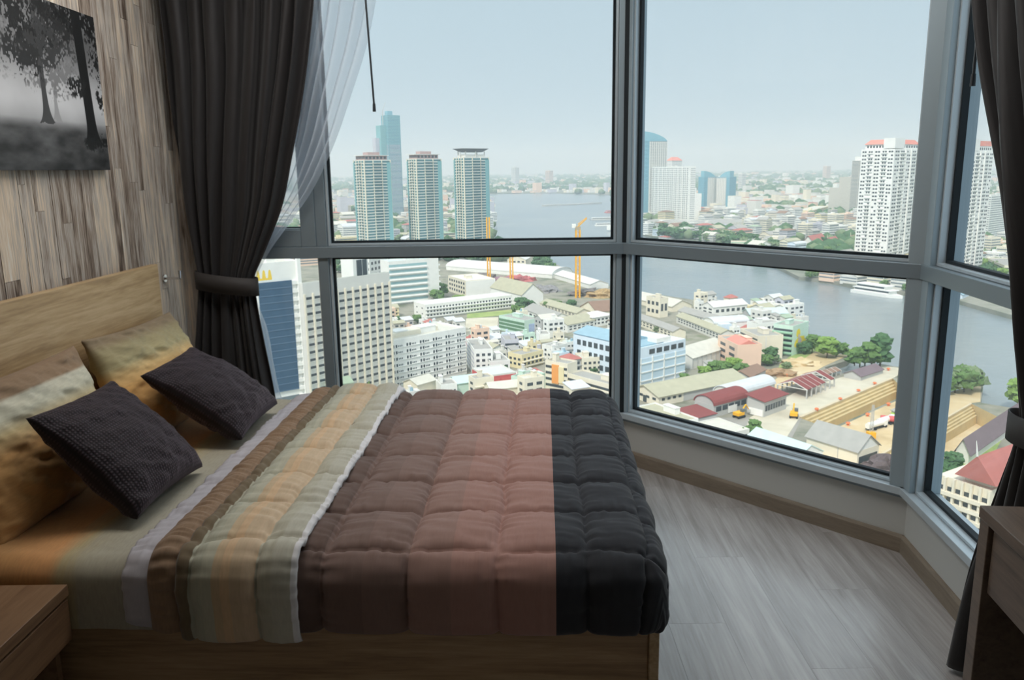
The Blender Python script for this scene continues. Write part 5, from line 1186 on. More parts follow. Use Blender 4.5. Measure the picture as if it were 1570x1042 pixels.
# far bridge over the bend
br = thing('river_bridge', 'long low bridge across the distant river bend', 'bridge', (*gp((840, 290))[0], ZG))
p0 = Vector((*gp((700, 289))[0], ZG))-br.location; p1 = Vector((*gp((985, 287))[0], ZG))-br.location
b = MB(); dv = (p1-p0).normalized(); nv = Vector((-dv.y, dv.x, 0))*9
b.v = [tuple(q+Vector((0, 0, z))) for z in (11, 15) for q in (p0-nv, p1-nv, p1+nv, p0+nv)]; b.f = [(0, 3, 2, 1), (4, 5, 6, 7), (0, 1, 5, 4), (1, 2, 6, 5), (2, 3, 7, 6), (3, 0, 4, 7)]; b.mi = [0]*6; b.build('bridge_deck', wallm('grey'), br)
for i in range(9):
    q = p0.lerp(p1, (i+0.5)/9); bb = MB(); bb.box(q.x-8, q.x+8, q.y-5, q.y+5, -6, 11); bb.build('bridge_pier', wallm('grey'), br)
# ------------------------------------------------------------------ trees
def leafy(seed, n, spread, tall, rough=0.7, sub=2):
    """crown of lobed clumps covered with leaf tufts, unit height about 1"""
    r = random.Random(seed); b = MB()
    bm = bmesh.new(); bmesh.ops.create_icosphere(bm, subdivisions=sub, radius=1.0); base_v = np.array([v.co[:] for v in bm.verts]); base_f = [tuple(v.index for v in f.verts) for f in bm.faces]; bm.free()
    for i in range(n):
        a = r.uniform(0, 6.28); rr = spread*math.sqrt(r.random())*0.8; c = np.array([rr*math.cos(a), rr*math.sin(a), 0.36+r.random()*0.48*tall-rr*0.2]); s = r.uniform(0.12, 0.20)
        P = base_v*np.array([s*1.15, s*1.15, s*0.85]) + c
        d = 1+rough*(vnoise(P[:, 0]*22, P[:, 1]*22, P[:, 2]*22, seed=seed+i)) + 0.4*vnoise(P[:, 0]*55, P[:, 1]*55, P[:, 2]*55, seed=seed+i+50)
        P = (P-c)*d[:, None]+c; k = len(b.v); b.v += [tuple(p) for p in P]; b.f += [tuple(k+q for q in f) for f in base_f]; b.mi += [0]*len(base_f)
    return b
LEAF = [flat('foliage_'+k, c, 0.9, var=0.35, scale=4.0, spec=0.1) for k, c in (('mid', (0.115, 0.20, 0.065)), ('dark', (0.075, 0.15, 0.065)), ('bright', (0.19, 0.30, 0.075)), ('dusty', (0.17, 0.23, 0.12)))]
BARK = flat('tree_bark', (0.16, 0.12, 0.09), 0.9)
CROWNS = [[leafy(11+i*7, (26, 34, 20, 28)[i], (0.34, 0.50, 0.24, 0.40)[i], (1.0, 0.7, 1.25, 0.85)[i]).mesh('crown', LEAF[k]) for k in range(4)] for i in range(4)]
tb = MB(); tb.tube((0, 0, -0.02), (0.01, 0.0, 0.55), 0.032, 6, 0.018); tb.tube((0, 0, 0.3), (0.16, 0.05, 0.55), 0.016, 5, 0.008); tb.tube((0, 0, 0.32), (-0.13, 0.09, 0.55), 0.016, 5, 0.008); TRUNK = tb.mesh('trunk', BARK)
NAMED = []      # (object, base phrase, px, py) to be given a place in words at the end
def tree(px, py, h, v=0, k=0, base=None, trunk=True, pos=None, kind='tree'):
    p = Vector((pos[0], pos[1], ZG)) if pos else G(px, py)
    t = thing(kind, 'tree', 'tree', (p.x, p.y, ZG), rnd.uniform(0, 6.28)); h *= 0.72; t.scale = (h*rnd.uniform(0.85, 1.15), h*rnd.uniform(0.85, 1.15), h)
    link('crown', CROWNS[v][k], t)
    if trunk: link('trunk', TRUNK, t)
    NAMED.append((t, base or ('%s %s tree' % (('round', 'wide', 'tall', 'bushy')[v], ('green', 'dark green', 'bright green', 'dusty green')[k])), *project((p.x, p.y, ZG+h*0.6)))); return t
# riverside yard trees in the right pane
for a in ((1245, 541, 15, 0, 0), (1232, 543, 12, 1, 1), (1268, 549, 17, 0, 2), (1282, 547, 14, 1, 0), (1318, 562, 17, 1, 0), (1336, 563, 19, 0, 0), (1349, 562, 23, 2, 1), (1310, 560, 13, 0, 2), (1326, 560, 15, 3, 0),
          (1180, 557, 13, 0, 1), (1174, 560, 10, 1, 0), (1188, 558, 9, 3, 3), (1452, 606, 12, 2, 0), (1464, 602, 16, 0, 3), (1478, 601, 20, 1, 0), (1490, 598, 18, 3, 3), (1449, 733, 9, 1, 1), (1460, 727, 11, 0, 1), (1560, 622, 17, 0, 2), (1570, 626, 15, 1, 2),
          (1080, 577, 9, 1, 2), (1094, 575, 10, 0, 0), (1108, 574, 12, 1, 0), (1122, 575, 13, 0, 2), (1136, 577, 11, 3, 0), (1146, 668, 7, 1, 0), (1158, 664, 8, 0, 0), (800, 480, 17, 0, 1), (812, 478, 14, 3, 1), (793, 482, 12, 1, 0),
          (544, 600, 15, 0, 2), (552, 612, 16, 3, 2), (541, 640, 17, 1, 0), (548, 590, 11, 1, 2), (620, 462, 16, 1, 1), (634, 461, 18, 0, 1), (645, 458, 15, 1, 2), (678, 455, 17, 0, 0), (670, 462, 15, 3, 0), (612, 498, 10, 1, 1), (625, 500, 9, 0, 1), (640, 495, 10, 1, 0),
          (700, 461, 8, 1, 2), (708, 462, 8, 0, 2), (840, 473, 9, 1, 0), (856, 472, 8, 0, 0), (876, 471, 10, 1, 1), (700, 514, 9, 0, 2), (760, 555, 8, 1, 2), (747, 560, 8, 0, 2), (910, 577, 9, 1, 1), (920, 573, 8, 0, 0), (772, 578, 9, 0, 1), (1050, 590, 9, 3, 0), (930, 470, 8, 1, 1), (1010, 510, 8, 1, 3), (1205, 565, 6, 1, 3)):
    tree(*a)
# park strips: (polygon of pixel corners, how many, height range, kinds)
def scatter(poly, n, hr, ks, seed, base=None):
    r = random.Random(seed); xs = [p[0] for p in poly]; ys = [p[1] for p in poly]; k = 0; tries = 0
    while k < n and tries < n*30:
        tries += 1; x, y = r.uniform(min(xs), max(xs)), r.uniform(min(ys), max(ys)); ins = False
        for i in range(len(poly)):
            (x0, y0), (x1, y1) = poly[i], poly[i-1]
            if (y0 > y) != (y1 > y) and x < (x1-x0)*(y-y0)/(y1-y0)+x0: ins = not ins
        if ins: tree(x, y, r.uniform(*hr), r.randrange(4), r.choice(ks), base, trunk=False); k += 1
scatter([(684, 392), (790, 389), (800, 399), (690, 404)], 20, (11, 18), (1, 1, 3), 1)
scatter([(812, 402), (842, 408), (846, 416), (818, 412)], 9, (12, 17), (0, 1), 2)
scatter([(508, 392), (545, 388), (545, 420), (508, 424)], 9, (10, 16), (1, 0), 3)
scatter([(966, 352), (1100, 362), (1160, 380), (1130, 384), (1000, 362)], 56, (18, 27), (1, 1, 3), 4)
scatter([(1110, 372), (1180, 378), (1215, 392), (1160, 394)], 22, (16, 22), (1, 3, 0), 5)
scatter([(1205, 380), (1320, 372), (1320, 404), (1240, 402)], 26, (12, 20), (1, 0, 3), 6)
scatter([(1414, 352), (1432, 352), (1430, 408), (1412, 408)], 12, (12, 18), (1, 3), 7)
scatter([(1500, 410), (1545, 408), (1545, 445), (1505, 440)], 14, (13, 20), (0, 2, 1), 8)
scatter([(1228, 428), (1400, 444), (1440, 452), (1400, 448), (1240, 424)], 8, (8, 12), (0, 3), 9)
scatter([(600, 345), (690, 340), (690, 375), (605, 380)], 14, (12, 18), (1, 3), 10)
scatter([(505, 340), (545, 335), (545, 370), (508, 378)], 10, (12, 18), (1, 3), 11)

# ------------------------------------------------------------------ infill houses
def inside(p, poly):
    x, y = p; ins = False
    for i in range(len(poly)):
        (x0, y0), (x1, y1) = poly[i], poly[i-1]
        if (y0 > y) != (y1 > y) and x < (x1-x0)*(y-y0)/(y1-y0)+x0: ins = not ins
    return ins
KEEP = [gp((955, 580), (1175, 560), (1245, 520), (1420, 560), (1640, 640), (1600, 1000), (955, 900)), gp((712, 480), (792, 474), (792, 486), (764, 505), (712, 508)), DOCK1, DOCK2,
        gp((684, 388), (800, 386), (846, 416), (690, 405)), gp((1205, 372), (1322, 368), (1322, 408), (1235, 408)), gp((735, 470), (790, 430), (945, 440), (945, 466), (840, 463), (800, 470))]
def free(cx, cy, rad):
    for (ox, oy, ex, ey, Lx, Ly) in FOOT:
        dx, dy = cx-ox, cy-oy; u, v = dx*ex.x+dy*ex.y, dx*ey.x+dy*ey.y
        if -rad < u < Lx+rad and -rad < v < Ly+rad: return False
    return True
WN = {'white': 'white', 'cream': 'cream', 'pale': 'pale', 'lilac': 'greyish', 'mint': 'mint', 'salmon': 'salmon', 'yellow': 'ochre', 'concrete': 'concrete', 'blue': 'pale blue', 'grey': 'grey'}
NUMW = {1: 'one', 2: 'two', 3: 'three', 4: 'four', 5: 'five', 6: 'six', 7: 'seven', 8: 'eight'}
def infill(kind, p, ang, Lx, Ly, nf, wall, roof, detail, cat, group, fh=3.3):
    h = nf*fh; ex = Vector((math.cos(ang), math.sin(ang))); ey = Vector((-ex.y, ex.x)); C = Vector(p)-ex*(Lx/2)-ey*(Ly/2)
    # choose the corner nearest to the flat as origin so that both fronts face it
    T = Bld(kind, 'house', cat, (C, ex, ey, Lx, Ly, h), wall, group)
    if detail == 2:
        T.win('R', nf, max(2, int(Lx/3.4)), 0.6, 0.45, skip=0.08); T.win('L', nf, max(1, int(Ly/4)), 0.4, 0.4, skip=0.2)
        if rnd.random() < 0.45: T.sills('R', nf, 0.9, 0.15)
    elif detail == 1: T.band('R', nf, 0.42, MGLASS); T.band('L', nf, 0.36, MGLASS)
    rk = {'flat': 'flat', 'gable': 'pitched', 'hip': 'hipped', 'shed': 'sloping tin', 'barrel': 'vaulted'}[roof[0]]
    if roof[0] == 'flat':
        T.flatroof(roof[1], 0.7, 1 if detail else 0)
        if detail == 2 and rnd.random() < 0.5:
            b = MB(); x, y = Lx*rnd.uniform(0.2, 0.8), Ly*rnd.uniform(0.3, 0.7); b.tube((x, y, h), (x, y, h+1.9), 0.75, 8); b.build('water_tank', roofm(rnd.choice(('silver', 'blue'))), T.t)
    elif roof[0] == 'gable': T.gable(roof[1], 'x' if Lx > Ly else 'y')
    elif roof[0] == 'hip': T.hip(roof[1], 2.2)
    elif roof[0] == 'barrel': T.barrel(roof[1], 'x' if Lx > Ly else 'y')
    else: T.shed(roof[1], 1.2)
    NAMED.append((T.t, '%s %s-storey %s with %s %s roof' % (WN[wall], NUMW.get(nf, 'many'), {'low_house': 'house', 'town_house': 'house', 'river_quarter_house': 'house', 'bank_building': 'building', 'suburb_building': 'building'}[kind], roof[1], rk), *project((p[0], p[1], ZG+h))))
PROT = [(743, 789, 568, 603), (763, 829, 482, 514), (710, 766, 478, 508), (828, 872, 548, 606), (788, 835, 534, 566), (604, 788, 450, 492), (1099, 1161, 512, 566), (1133, 1193, 502, 552), (1188, 1242, 492, 546), (878, 1053, 505, 595), (963, 1118, 474, 524), (963, 1064, 447, 489), (1083, 1159, 460, 486), (555, 716, 500, 604), (860, 940, 476, 510)]
def field(kind, poly, ang, cell, size, nfr, walls, roofs, detail, cat, group, cap, dens, seed, land_poly, dmin=0, dmax=1e9, jit=0.18, win=(380, 1580, 255, 640)):
    r = random.Random(seed); ex = Vector((math.cos(ang), math.sin(ang))); ey = Vector((-ex.y, ex.x)); cnt = 0
    us = [Vector(p).dot(ex) for p in poly]; vs = [Vector(p).dot(ey) for p in poly]
    cells = [(u, v) for u in np.arange(min(us), max(us), cell[0]) for v in np.arange(min(vs), max(vs), cell[1])]
    cells.sort(key=lambda c: (ex*c[0]+ey*c[1]).length)
    for (u, v) in cells:
        if cnt >= cap: break
        if r.random() > dens: continue
        p = ex*(u+r.uniform(-jit, jit)*cell[0]) + ey*(v+r.uniform(-jit, jit)*cell[1])
        if not inside(p, poly) or not inside(p, land_poly): continue
        if any(inside(p, k) for k in KEEP): continue
        px, py = project((p.x, p.y, ZG+6))
        if not (win[0] < px < win[1] and win[2] < py < win[3]): continue
        if detail == 2 and any(a0 < px < a1 and b0 < qy < b1 for (a0, a1, b0, b1) in PROT for qy in ((project((p.x, p.y, ZG+8))[1], project((p.x, p.y, ZG+2))[1]) if kind != 'low_house' else (project((p.x, p.y, ZG+4))[1]-2,))): continue
        Lx, Ly = r.uniform(*size), r.uniform(size[0]*0.7, size[1]*0.75)
        if not free(p.x, p.y, max(Lx, Ly)*0.5): continue
        a = ang + r.choice((0, 0, 0, math.pi/2)) + r.uniform(-0.06, 0.06)
        # keep the two detailed fronts turned to the flat
        best = max((a+k*math.pi/2 for k in range(4)), key=lambda t: -(math.cos(t)*p.x+math.sin(t)*p.y < 0) - (-math.sin(t)*p.x+math.cos(t)*p.y < 0))
        infill(kind, (p.x, p.y), best, Lx, Ly, r.randint(*nfr), r.choice(walls), r.choice(roofs), detail, cat, group); cnt += 1
    return cnt
WALLS1 = ['white']*9+['cream']*6+['pale']*7+['lilac', 'concrete', 'grey', 'concrete', 'mint', 'yellow', 'salmon', 'blue']
ROOFS1 = [('flat', 'grey'), ('flat', 'pale'), ('flat', 'pale'), ('flat', 'white'), ('gable', 'grey'), ('gable', 'pale'), ('gable', 'olive'), ('shed', 'silver'), ('shed', 'grey'), ('gable', 'brown'), ('gable', 'silver'), ('flat', 'white'), ('flat', 'grey'), ('flat', 'pale'), ('hip', 'red'), ('flat', 'aqua'), ('shed', 'green'), ('gable', 'olive')]
WALLS2 = ['white']*7+['cream']*5+['pale']*5+['lilac', 'concrete', 'salmon', 'yellow', 'blue']
ROOFS2 = [('flat', 'grey'), ('flat', 'pale'), ('flat', 'white'), ('flat', 'white'), ('gable', 'grey'), ('gable', 'pale'), ('gable', 'brown'), ('gable', 'olive'), ('barrel', 'silver'), ('flat', 'pale'), ('gable', 'grey'), ('hip', 'red'), ('hip', 'brown'), ('flat', 'grey'), ('hip', 'green')]
c1 = field('town_house', gp((500, 470), (600, 440), (700, 475), (962, 462), (962, 640), (500, 660)), math.radians(28), (12.5, 11), (7, 11.5), (1, 4), WALLS1, ROOFS1, 2, 'house', 'infill houses of the old town', 260, 0.97, 3, NEAR, win=(500, 965, 470, 615))
c2 = field('river_quarter_house', gp((962, 440), (1240, 470), (1240, 530), (1160, 560), (962, 600)), math.radians(32), (13, 10.5), (7, 14), (1, 3), WALLS1, ROOFS1, 2, 'house', 'infill houses of the riverside quarter', 120, 0.95, 4, NEAR, win=(962, 1235, 450, 575))
c3 = field('bank_building', gp((950, 300), (1600, 295), (1600, 470), (1300, 440), (1200, 415), (960, 355)), math.radians(35), (30, 25), (13, 26), (1, 6), WALLS2, ROOFS2, 1, 'building', 'infill buildings on the opposite bank', 295, 0.7, 5, FAR, win=(965, 1560, 290, 440))
c4 = field('suburb_building', gp((300, 302), (750, 302), (752, 372), (690, 400), (300, 420)), math.radians(30), (38, 32), (16, 34), (2, 6), WALLS2, ROOFS2, 1, 'building', 'infill buildings behind the condominium towers', 130, 0.62, 6, NEAR, win=(400, 752, 300, 400))
c5 = field('low_house', gp((500, 470), (600, 440), (700, 475), (962, 462), (962, 640), (500, 660)), math.radians(28), (8.5, 7.5), (4.5, 7.5), (1, 2), WALLS1, ROOFS1, 2, 'house', 'small low houses between the old town blocks', 210, 0.95, 13, NEAR, win=(500, 965, 478, 612))
c6 = field('low_house', gp((962, 440), (1240, 470), (1240, 530), (1160, 560), (962, 600)), math.radians(32), (8.5, 7.5), (4.5, 8), (1, 2), WALLS1, ROOFS1, 2, 'house', 'small low houses of the riverside quarter', 80, 0.95, 14, NEAR, win=(962, 1235, 455, 575))
print('infill', c5, c6, c1, c2, c3, c4)

# far city: too many and too small to pick apart
def far_city():
    r = random.Random(99); mats = [wallm(k) for k in ('white', 'cream', 'pale', 'lilac', 'salmon')] + [roofm(k) for k in ('grey', 'pale', 'red')]
    b = MB(); n = 0
    FN = [Vector(p) for p in NEAR]; FF = [Vector(p) for p in FAR]
    for _ in range(20000):
        if n > 5200: break
        px = r.uniform(380, 1580); py = r.choice((r.uniform(264, 285), r.uniform(268, 330), r.uniform(262.5, 272)))
        p = G(px, py)
        if p.y > 12000 or p.y < 1000: continue
        if not (inside((p.x, p.y), FAR) or inside((p.x, p.y), NEAR)): continue
        if not free(p.x, p.y, 26): continue
        k = p.y/1500; w, d = r.uniform(10, 26)*(0.7+0.3*k), r.uniform(10, 26)*(0.7+0.3*k); h = r.choice((r.uniform(6, 12), r.uniform(8, 18), r.uniform(6, 14)))*(1 if r.random() < 0.93 else 2.6)
        a = r.choice((0.5, 0.62, 2.1)); c, s = math.cos(a), math.sin(a)
        pts = [(p.x+c*x-s*y, p.y+s*x+c*y) for x, y in ((-w/2, -d/2), (w/2, -d/2), (w/2, d/2), (-w/2, d/2))]
        b.cur = r.randrange(5); b.prism(pts, ZG-0.5, ZG+h); b.cur = 5+r.choice((0, 0, 0, 1, 1, 1, 1, 2)); b.prism([(q[0], q[1]) for q in pts], ZG+h, ZG+h+0.8); n += 1
    o = b.build('distant_city', mats); tag(o, 'countless pale distant houses fading into the haze', 'buildings', kind='stuff')
    b = MB(); n = 0
    bm = bmesh.new(); bmesh.ops.create_icosphere(bm, subdivisions=1, radius=1.0); bv = [v.co.copy() for v in bm.verts]; bf = [tuple(v.index for v in f.verts) for f in bm.faces]; bm.free()
    for _ in range(16000):
        if n > 3400: break
        px = r.uniform(380, 1580); py = r.choice((r.uniform(265, 300), r.uniform(270, 400), r.uniform(264, 285))); p = G(px, py)
        if p.y > 11000 or p.y < 780: continue
        if not (inside((p.x, p.y), FAR) or (inside((p.x, p.y), NEAR) and p.y > 900)): continue
        if not free(p.x, p.y, 8): continue
        if vnoise(np.array([p.x*0.006]), np.array([p.y*0.006]), seed=8)[0] < -0.25: continue
        k = 1+p.y/5000
        for j in range(2):
            s = r.uniform(5, 9)*k; c = Vector((p.x+r.uniform(-7, 7)*k, p.y+r.uniform(-7, 7)*k, ZG+s*0.6)); m0 = len(b.v)
            b.v += [tuple(c+Vector((v.x*s*r.uniform(0.8, 1.2), v.y*s*r.uniform(0.8, 1.2), v.z*s*0.9))) for v in bv]; b.f += [tuple(m0+q for q in f) for f in bf]; b.mi += [r.choice((0, 1, 1))]*len(bf)
        n += 1
    o = b.build('distant_trees', [LEAF[3], LEAF[1]], smooth=True); tag(o, 'distant dark green tree clumps among the far houses', 'trees', kind='stuff')
far_city()

# ------------------------------------------------------------------ cranes, boats, machines
YEL = flat('crane_yellow', (0.85, 0.43, 0.02), 0.6, var=0.1)
def tower_crane(label, px, yb, topy, jib, w=2.4):
    d = ray(px, topy); C, ex, ey, _, _, h = foot((px, topy), (px-3, topy), (px+3, topy), None, yb)
    t = thing('tower_crane', label, 'crane', (C.x, C.y, ZG), 0, 'yellow tower cranes')
    b = MB()
    for sx_ in (-1, 1):
        for sy_ in (-1, 1): b.box(sx_*w/2-0.55, sx_*w/2+0.55, sy_*w/2-0.55, sy_*w/2+0.55, 0, h)
    b.build('mast_legs', YEL, t)
    b = MB(); n = int(h/(w*1.1))
    for i in range(n):
        z0, z1 = h*i/n, h*(i+1)/n; s = 1 if i % 2 else -1
        b.tube((-s*w/2, -w/2, z0), (s*w/2, -w/2, z1), 0.16, 4); b.tube((-w/2, -s*w/2, z0), (-w/2, s*w/2, z1), 0.16, 4); b.tube((-w/2, -w/2, z1), (w/2, -w/2, z1), 0.14, 4); b.tube((s*w/2, w/2, z0), (-s*w/2, w/2, z1), 0.16, 4)
    tag(b.build('mast_lattice', YEL, t), kind='stuff')
    if jib:
        b = MB(); b.box(-2, 2, -2, 2, h, h+2.6); b.build('slewing_cab', flat('cab_grey', (0.45, 0.36, 0.24), 0.6), t)
        b = MB(); q = Vector(jib); b.tube((0, -0.8, h+2.4), (q.x, q.y-0.5, h+2.4+q.z), 0.5, 4, 0.35); b.tube((0, 0.8, h+2.4), (q.x, q.y+0.5, h+2.4+q.z), 0.5, 4, 0.35); b.tube((0, 0, h+4.2), (q.x, q.y, h+3.2+q.z), 0.4, 4, 0.3); b.build('jib', YEL, t)
        b = MB(); b.box(-q.x*0.45-1.5, -q.x*0.45+1.5, -1.4, 1.4, h+1.5, h+4.5); b.build('counterweight', wallm('white'), t)
tower_crane('yellow tower crane standing in front of the river', 886, 456, 352, (7, 2, 6), 3.0)
tower_crane('yellow tower crane mast in front of the dish-roofed tower', 748, 434, 333, None, 2.4)
tower_crane('short yellow crane mast beside the river sheds', 784, 436, 394, (4, 0, 3), 2.4)
def heap(name, label, cat, px, py, w, hh, mat, seed):
    p = G(px, py); bm = bmesh.new(); bmesh.ops.create_icosphere(bm, subdivisions=3, radius=1.0); b = MB(); v = np.array([q.co[:] for q in bm.verts]); f = [tuple(x.index for x in q.verts) for q in bm.faces]; bm.free()
    d = 1+0.5*vnoise(v[:, 0]*4, v[:, 1]*4, v[:, 2]*4, seed=seed); v = v*d[:, None]*np.array([w, w*0.7, hh]); b.v = [tuple(q) for q in v]; b.f = f; b.mi = [0]*len(f)
    o = b.build(name, mat); o.location = (p.x, p.y, ZG); tag(o, label, cat)
heap('scrap_heap', 'dark tangled scrap heap by the second dock', 'heap', 1352, 718, 6, 4, flat('rusty_scrap', (0.13, 0.10, 0.10), 0.9, var=0.5, scale=1.2), 4)
heap('earth_mound', 'rough earth mound below the green building', 'mound', 1228, 558, 9, 3, SAND, 6); heap('earth_mound', 'brown earth mound beside the quay cottage', 'mound', 1195, 574, 8, 2.6, flat('brown_earth', (0.36, 0.24, 0.14), 0.95, var=0.4, scale=0.6), 7)
for i, (x, y) in enumerate(((610, 427), (700, 434), (740, 428), (770, 432), (795, 430), (830, 447), (900, 452), (925, 454))):
    if i < 2: continue
    heap('site_clutter', ('', '', 'dark clutter at the foot of the left crane', 'purple-brown site clutter between two cranes', 'red-brown site clutter by the river shed', 'grey site clutter before the gabled hall', 'dark site clutter at the foot of the river crane', 'orange-brown site clutter right of the river crane')[i], 'rubble', x, y, 13, 5, flat(('', '', 'clutter_dark', 'clutter_purple', 'clutter_red', 'clutter_grey', 'clutter_dark', 'clutter_ochre')[i], ((0,)*3, (0,)*3, (0.20, 0.18, 0.17), (0.30, 0.18, 0.22), (0.50, 0.16, 0.16), (0.26, 0.25, 0.25), (0.20, 0.18, 0.17), (0.42, 0.29, 0.14))[i], 0.9, var=0.6, scale=0.5), 20+i)
def digger(label, px, py, rz):
    p = G(px, py); t = thing('excavator', label, 'excavator', (p.x, p.y, ZG+0.15), rz, 'yellow excavators'); 
    for y in (-1.3, 1.3):
        b = MB(); b.box(-2.2, 2.2, y-0.4, y+0.4, 0, 1.0); b.build('track', GASKET, t, bevel=0.3)
    b = MB(); b.box(-2.2, 1.6, -1.5, 1.5, 1.0, 2.4); b.build('engine_body', YEL, t, bevel=0.15)
    b = MB(); b.box(0.2, 1.8, -1.5, -0.2, 2.4, 3.6); b.build('cab', flat('cab_window', (0.12, 0.14, 0.15), 0.3), t, bevel=0.1)
    b = MB(); b.tube((1.5, 0.3, 2.0), (4.2, 0.3, 4.6), 0.35, 6, 0.28); b.tube((4.2, 0.3, 4.6), (6.2, 0.3, 2.2), 0.28, 6, 0.2); b.build('boom', YEL, t)
    b = MB(); b.box(5.7, 6.8, -0.3, 0.9, 1.0, 2.2); b.build('bucket', wallm('grey'), t, bevel=0.1)
digger('yellow excavator in front of the maroon barrel shed', 1133, 640, 0.6); digger('yellow excavator at the corner of the first dry dock', 1217, 640, 1.2)
def truck(label, px, py, rz, cab, tank, L=9):
    p = G(px, py); t = thing('truck', label, 'truck', (p.x, p.y, ZG+0.12), rz, 'trucks parked in the dock yard')
    b = MB(); b.box(0, 2.0, -1.2, 1.2, 0.7, 3.0); b.build('cab', flat('truck_'+cab, CW[cab], 0.5), t, bevel=0.2); b = MB(); b.box(-L, 2, -0.9, 0.9, 0.6, 0.9); b.build('chassis', GASKET, t)
    b = MB(); b.tube((-L, 0, 2.1), (-0.3, 0, 2.1), 1.2, 14); b.build('tank', flat('truck_'+tank, CW[tank], 0.5), t)
    for x in (1.0, -L*0.6, -L*0.8):
        b = MB(); b.tube((x, -1.25, 0.5), (x, -0.9, 0.5), 0.5, 12); b.tube((x, 0.9, 0.5), (x, 1.25, 0.5), 0.5, 12); b.build('wheel_pair', GASKET, t)
truck('white tanker truck parked in the dock yard', 1352, 655, 0.55, 'white', 'white'); truck('second white tanker nearer the lime wall', 1366, 648, 0.6, 'white', 'pale'); truck('red truck beside the lime-walled store', 1388, 652, -0.35, 'red', 'red')
for i, (x, y) in enumerate(((1178, 587), (1207, 577), (1252, 630), (1288, 614), (1316, 601), (1341, 590), (1362, 568), (1300, 652), (1330, 638), (1362, 622))):
    p = G(x, y); b = MB(); n = 10
    b.tube((0, 0, 0), (0, 0, 0.8), 0.5, n, 0.35); b.tube((0, 0, 0.8), (0, 0, 1.3), 0.95, n, 0.6)
    o = b.build('mooring_bollard', flat('bollard_orange', (0.75, 0.20, 0.08), 0.7)); o.location = (p.x, p.y, ZG+0.1); tag(o, None, 'bollard', 'orange bollards along the quay'); NAMED.append((o, 'orange quay bollard', x, y))
p = G(1335, 672); t = thing('yard_crane', 'small grey lattice crane with yellow base in the dock yard', 'crane', (p.x, p.y, ZG)); b = MB(); b.box(-1.3, 1.3, -1.3, 1.3, 0, 2.6); b.build('crane_base', YEL, t); b = MB()
for sx_ in (-0.5, 0.5):
    for sy_ in (-0.5, 0.5): b.tube((sx_, sy_, 2.6), (sx_*0.5, sy_*0.5, 13), 0.1, 4)
for i in range(9): b.tube((-0.5, -0.5, 3+i), (0.5, -0.5, 4+i), 0.07, 4)
tag(b.build('crane_lattice', wallm('grey'), t), kind='stuff')

def hull(b, L, W, z0, z1, bow=0.25, x0=0):
    pts = [(x0, -W/2), (x0+L*(1-bow), -W/2), (x0+L, 0), (x0+L*(1-bow), W/2), (x0, W/2)]; b.prism(pts, z0, z1)
def boat(label, px, py, L, W, ang, decks, hullc, kind='boat', roofc='white', hh=1.6):
    p = at_z(px, py, ZG-3); t = thing(kind, label, 'boat', (p.x, p.y, ZG-3), ang)
    b = MB(); hull(b, L, W, -0.5, hh); b.build('hull', flat('hull_'+hullc, CW[hullc], 0.6), t)
    for i in range(decks):
        x0, x1 = L*(0.06+0.05*i), L*(0.80-0.10*i); z = hh+i*3.0
        b = MB(); b.box(x0, x1, -W*0.42, W*0.42, z, z+2.4); b.build('cabin', wallm('white'), t); b = MB(); b.box(x0+0.5, x1-0.5, -W*0.42-0.1, -W*0.42, z+1.0, z+2.0); b.build('window_strip', DGLASS, t)
        b = MB(); b.box(x0-1, x1+1.5, -W*0.48, W*0.48, z+2.4, z+3.0); b.build('deck_roof', wallm(roofc), t)
A = at_z(1311, 447, ZG-3); Bp = at_z(1384, 458, ZG-3); dv = Bp-A
boat('large white river cruise boat moored at the far bank', 1311, 447, dv.length, 11, math.atan2(dv.y, dv.x), 2, 'white', 'cruise_boat', hh=2.5)
boat('long dark barge in the middle of the far river', 833, 316, 210, 16, math.atan2(1, 0.1)-0.9, 0, 'grey', 'barge', hh=4)
boat('pair of low barges near the mullion', 905, 337, 60, 12, 0.1, 1, 'grey', 'barge'); boat('small white boat below the barges', 912, 346, 40, 9, 0.1, 1, 'white'); boat('red-roofed river boat at the mullion', 928, 326, 55, 12, 0.3, 1, 'red', roofc='red')
boat('small white ferry left of the cruise boat', 1275, 434, 30, 8, -0.2, 1, 'white'); boat('flat white pier pontoon on the far bank', 1225, 424, 60, 12, -0.35, 0, 'white', 'pontoon')

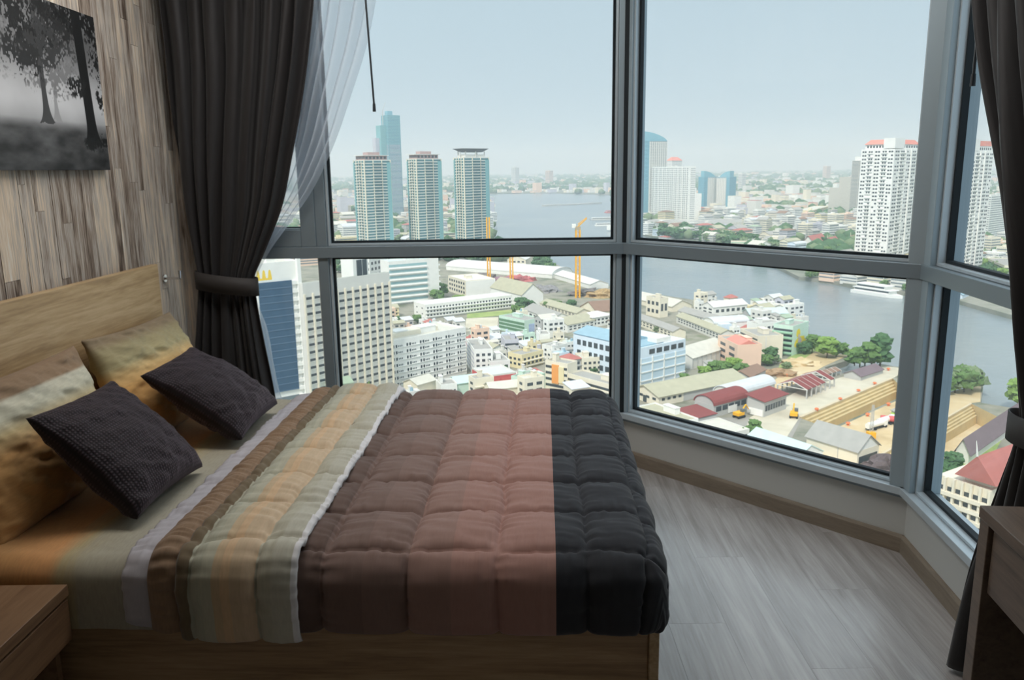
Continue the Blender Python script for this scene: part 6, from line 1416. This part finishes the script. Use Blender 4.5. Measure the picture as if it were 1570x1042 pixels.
# ------------------------------------------------------------------ say in words where each look-alike stands
MARKS = [(565, 320, 'the left condominium tower'), (650, 320, 'the middle condominium tower'), (722, 320, 'the dish-roofed tower'), (640, 425, 'the banded hospital'), (640, 550, 'the seven-storey apartments'), (720, 470, 'the school block'), (795, 500, 'the green school'),
         (766, 585, 'the red-walled building'), (850, 575, 'the orange panel'), (815, 545, 'the curved balcony house'), (935, 540, 'the blue-roofed block'), (1010, 555, 'the blue-roofed block'), (1130, 545, 'the salmon house'), (1225, 520, 'the flower mural'), (1070, 500, 'the long row houses'), (1005, 468, 'the silo tower'), (1115, 475, 'the verandah house'),
         (1050, 590, 'the olive warehouse'), (1240, 595, 'the derelict shed'), (1300, 615, 'the first dry dock'), (1450, 660, 'the second dry dock'), (1000, 270, 'the swept glass tower'), (1028, 300, 'the white slab block'), (1100, 295, 'the twin glass towers'), (1255, 323, 'the ochre building'), (1255, 370, 'the temple hall'), (1370, 310, 'the big riverside tower'), (1495, 320, 'the slender riverside tower'),
         (1180, 375, 'the college blocks'), (886, 400, 'the river crane'), (748, 400, 'the left crane'), (1345, 448, 'the cruise boat'), (540, 500, 'the gridded block')]
groups_ = {}
for (o, base, px, py) in NAMED:
    mk = min(MARKS, key=lambda m: (m[0]-px)**2+(1.6*(m[1]-py))**2); dx, dy = px-mk[0], py-mk[1]
    rel = ('left of' if dx < 0 else 'right of') if abs(dx) > 1.3*abs(dy) else ('behind' if dy < 0 else 'in front of')
    groups_.setdefault('%s %s %s' % (base, rel, mk[2]), []).append((px, py, o))
ORD = ['leftmost', 'second', 'third', 'fourth', 'fifth', 'sixth', 'seventh', 'eighth', 'ninth', 'tenth', 'eleventh', 'twelfth', 'thirteenth', 'fourteenth', 'fifteenth']
for ph, lst in groups_.items():
    lst.sort(key=lambda q: (q[0], q[1]))
    for i, (px, py, o) in enumerate(lst):
        o['label'] = ph if len(lst) == 1 else '%s, %s' % (ph, 'leftmost' if i == 0 else 'rightmost' if i == len(lst)-1 else ORD[min(i, 14)]+' from left')
        if not o.get('group'): o['group'] = 'trees of the city and river banks'
# ------------------------------------------------------------------ haze over the city
def haze():
    b = MB(); b.box(-15000, 15000, 8, 17500, ZG-6, ZG+420)
    mt = bpy.data.materials.new('city_haze'); mt.use_nodes = True; nt = mt.node_tree; nt.nodes.clear()
    o = N(nt, 'ShaderNodeOutputMaterial'); v = N(nt, 'ShaderNodeVolumeScatter'); v.inputs['Color'].default_value = (0.78, 0.90, 1.0, 1); v.inputs['Density'].default_value = 1/5200; v.inputs['Anisotropy'].default_value = 0.2
    nt.links.new(v.outputs[0], o.inputs['Volume'])
    h = b.build('haze', mt); tag(h, 'pale smog haze hanging over the whole city', 'haze', kind='stuff')
haze()
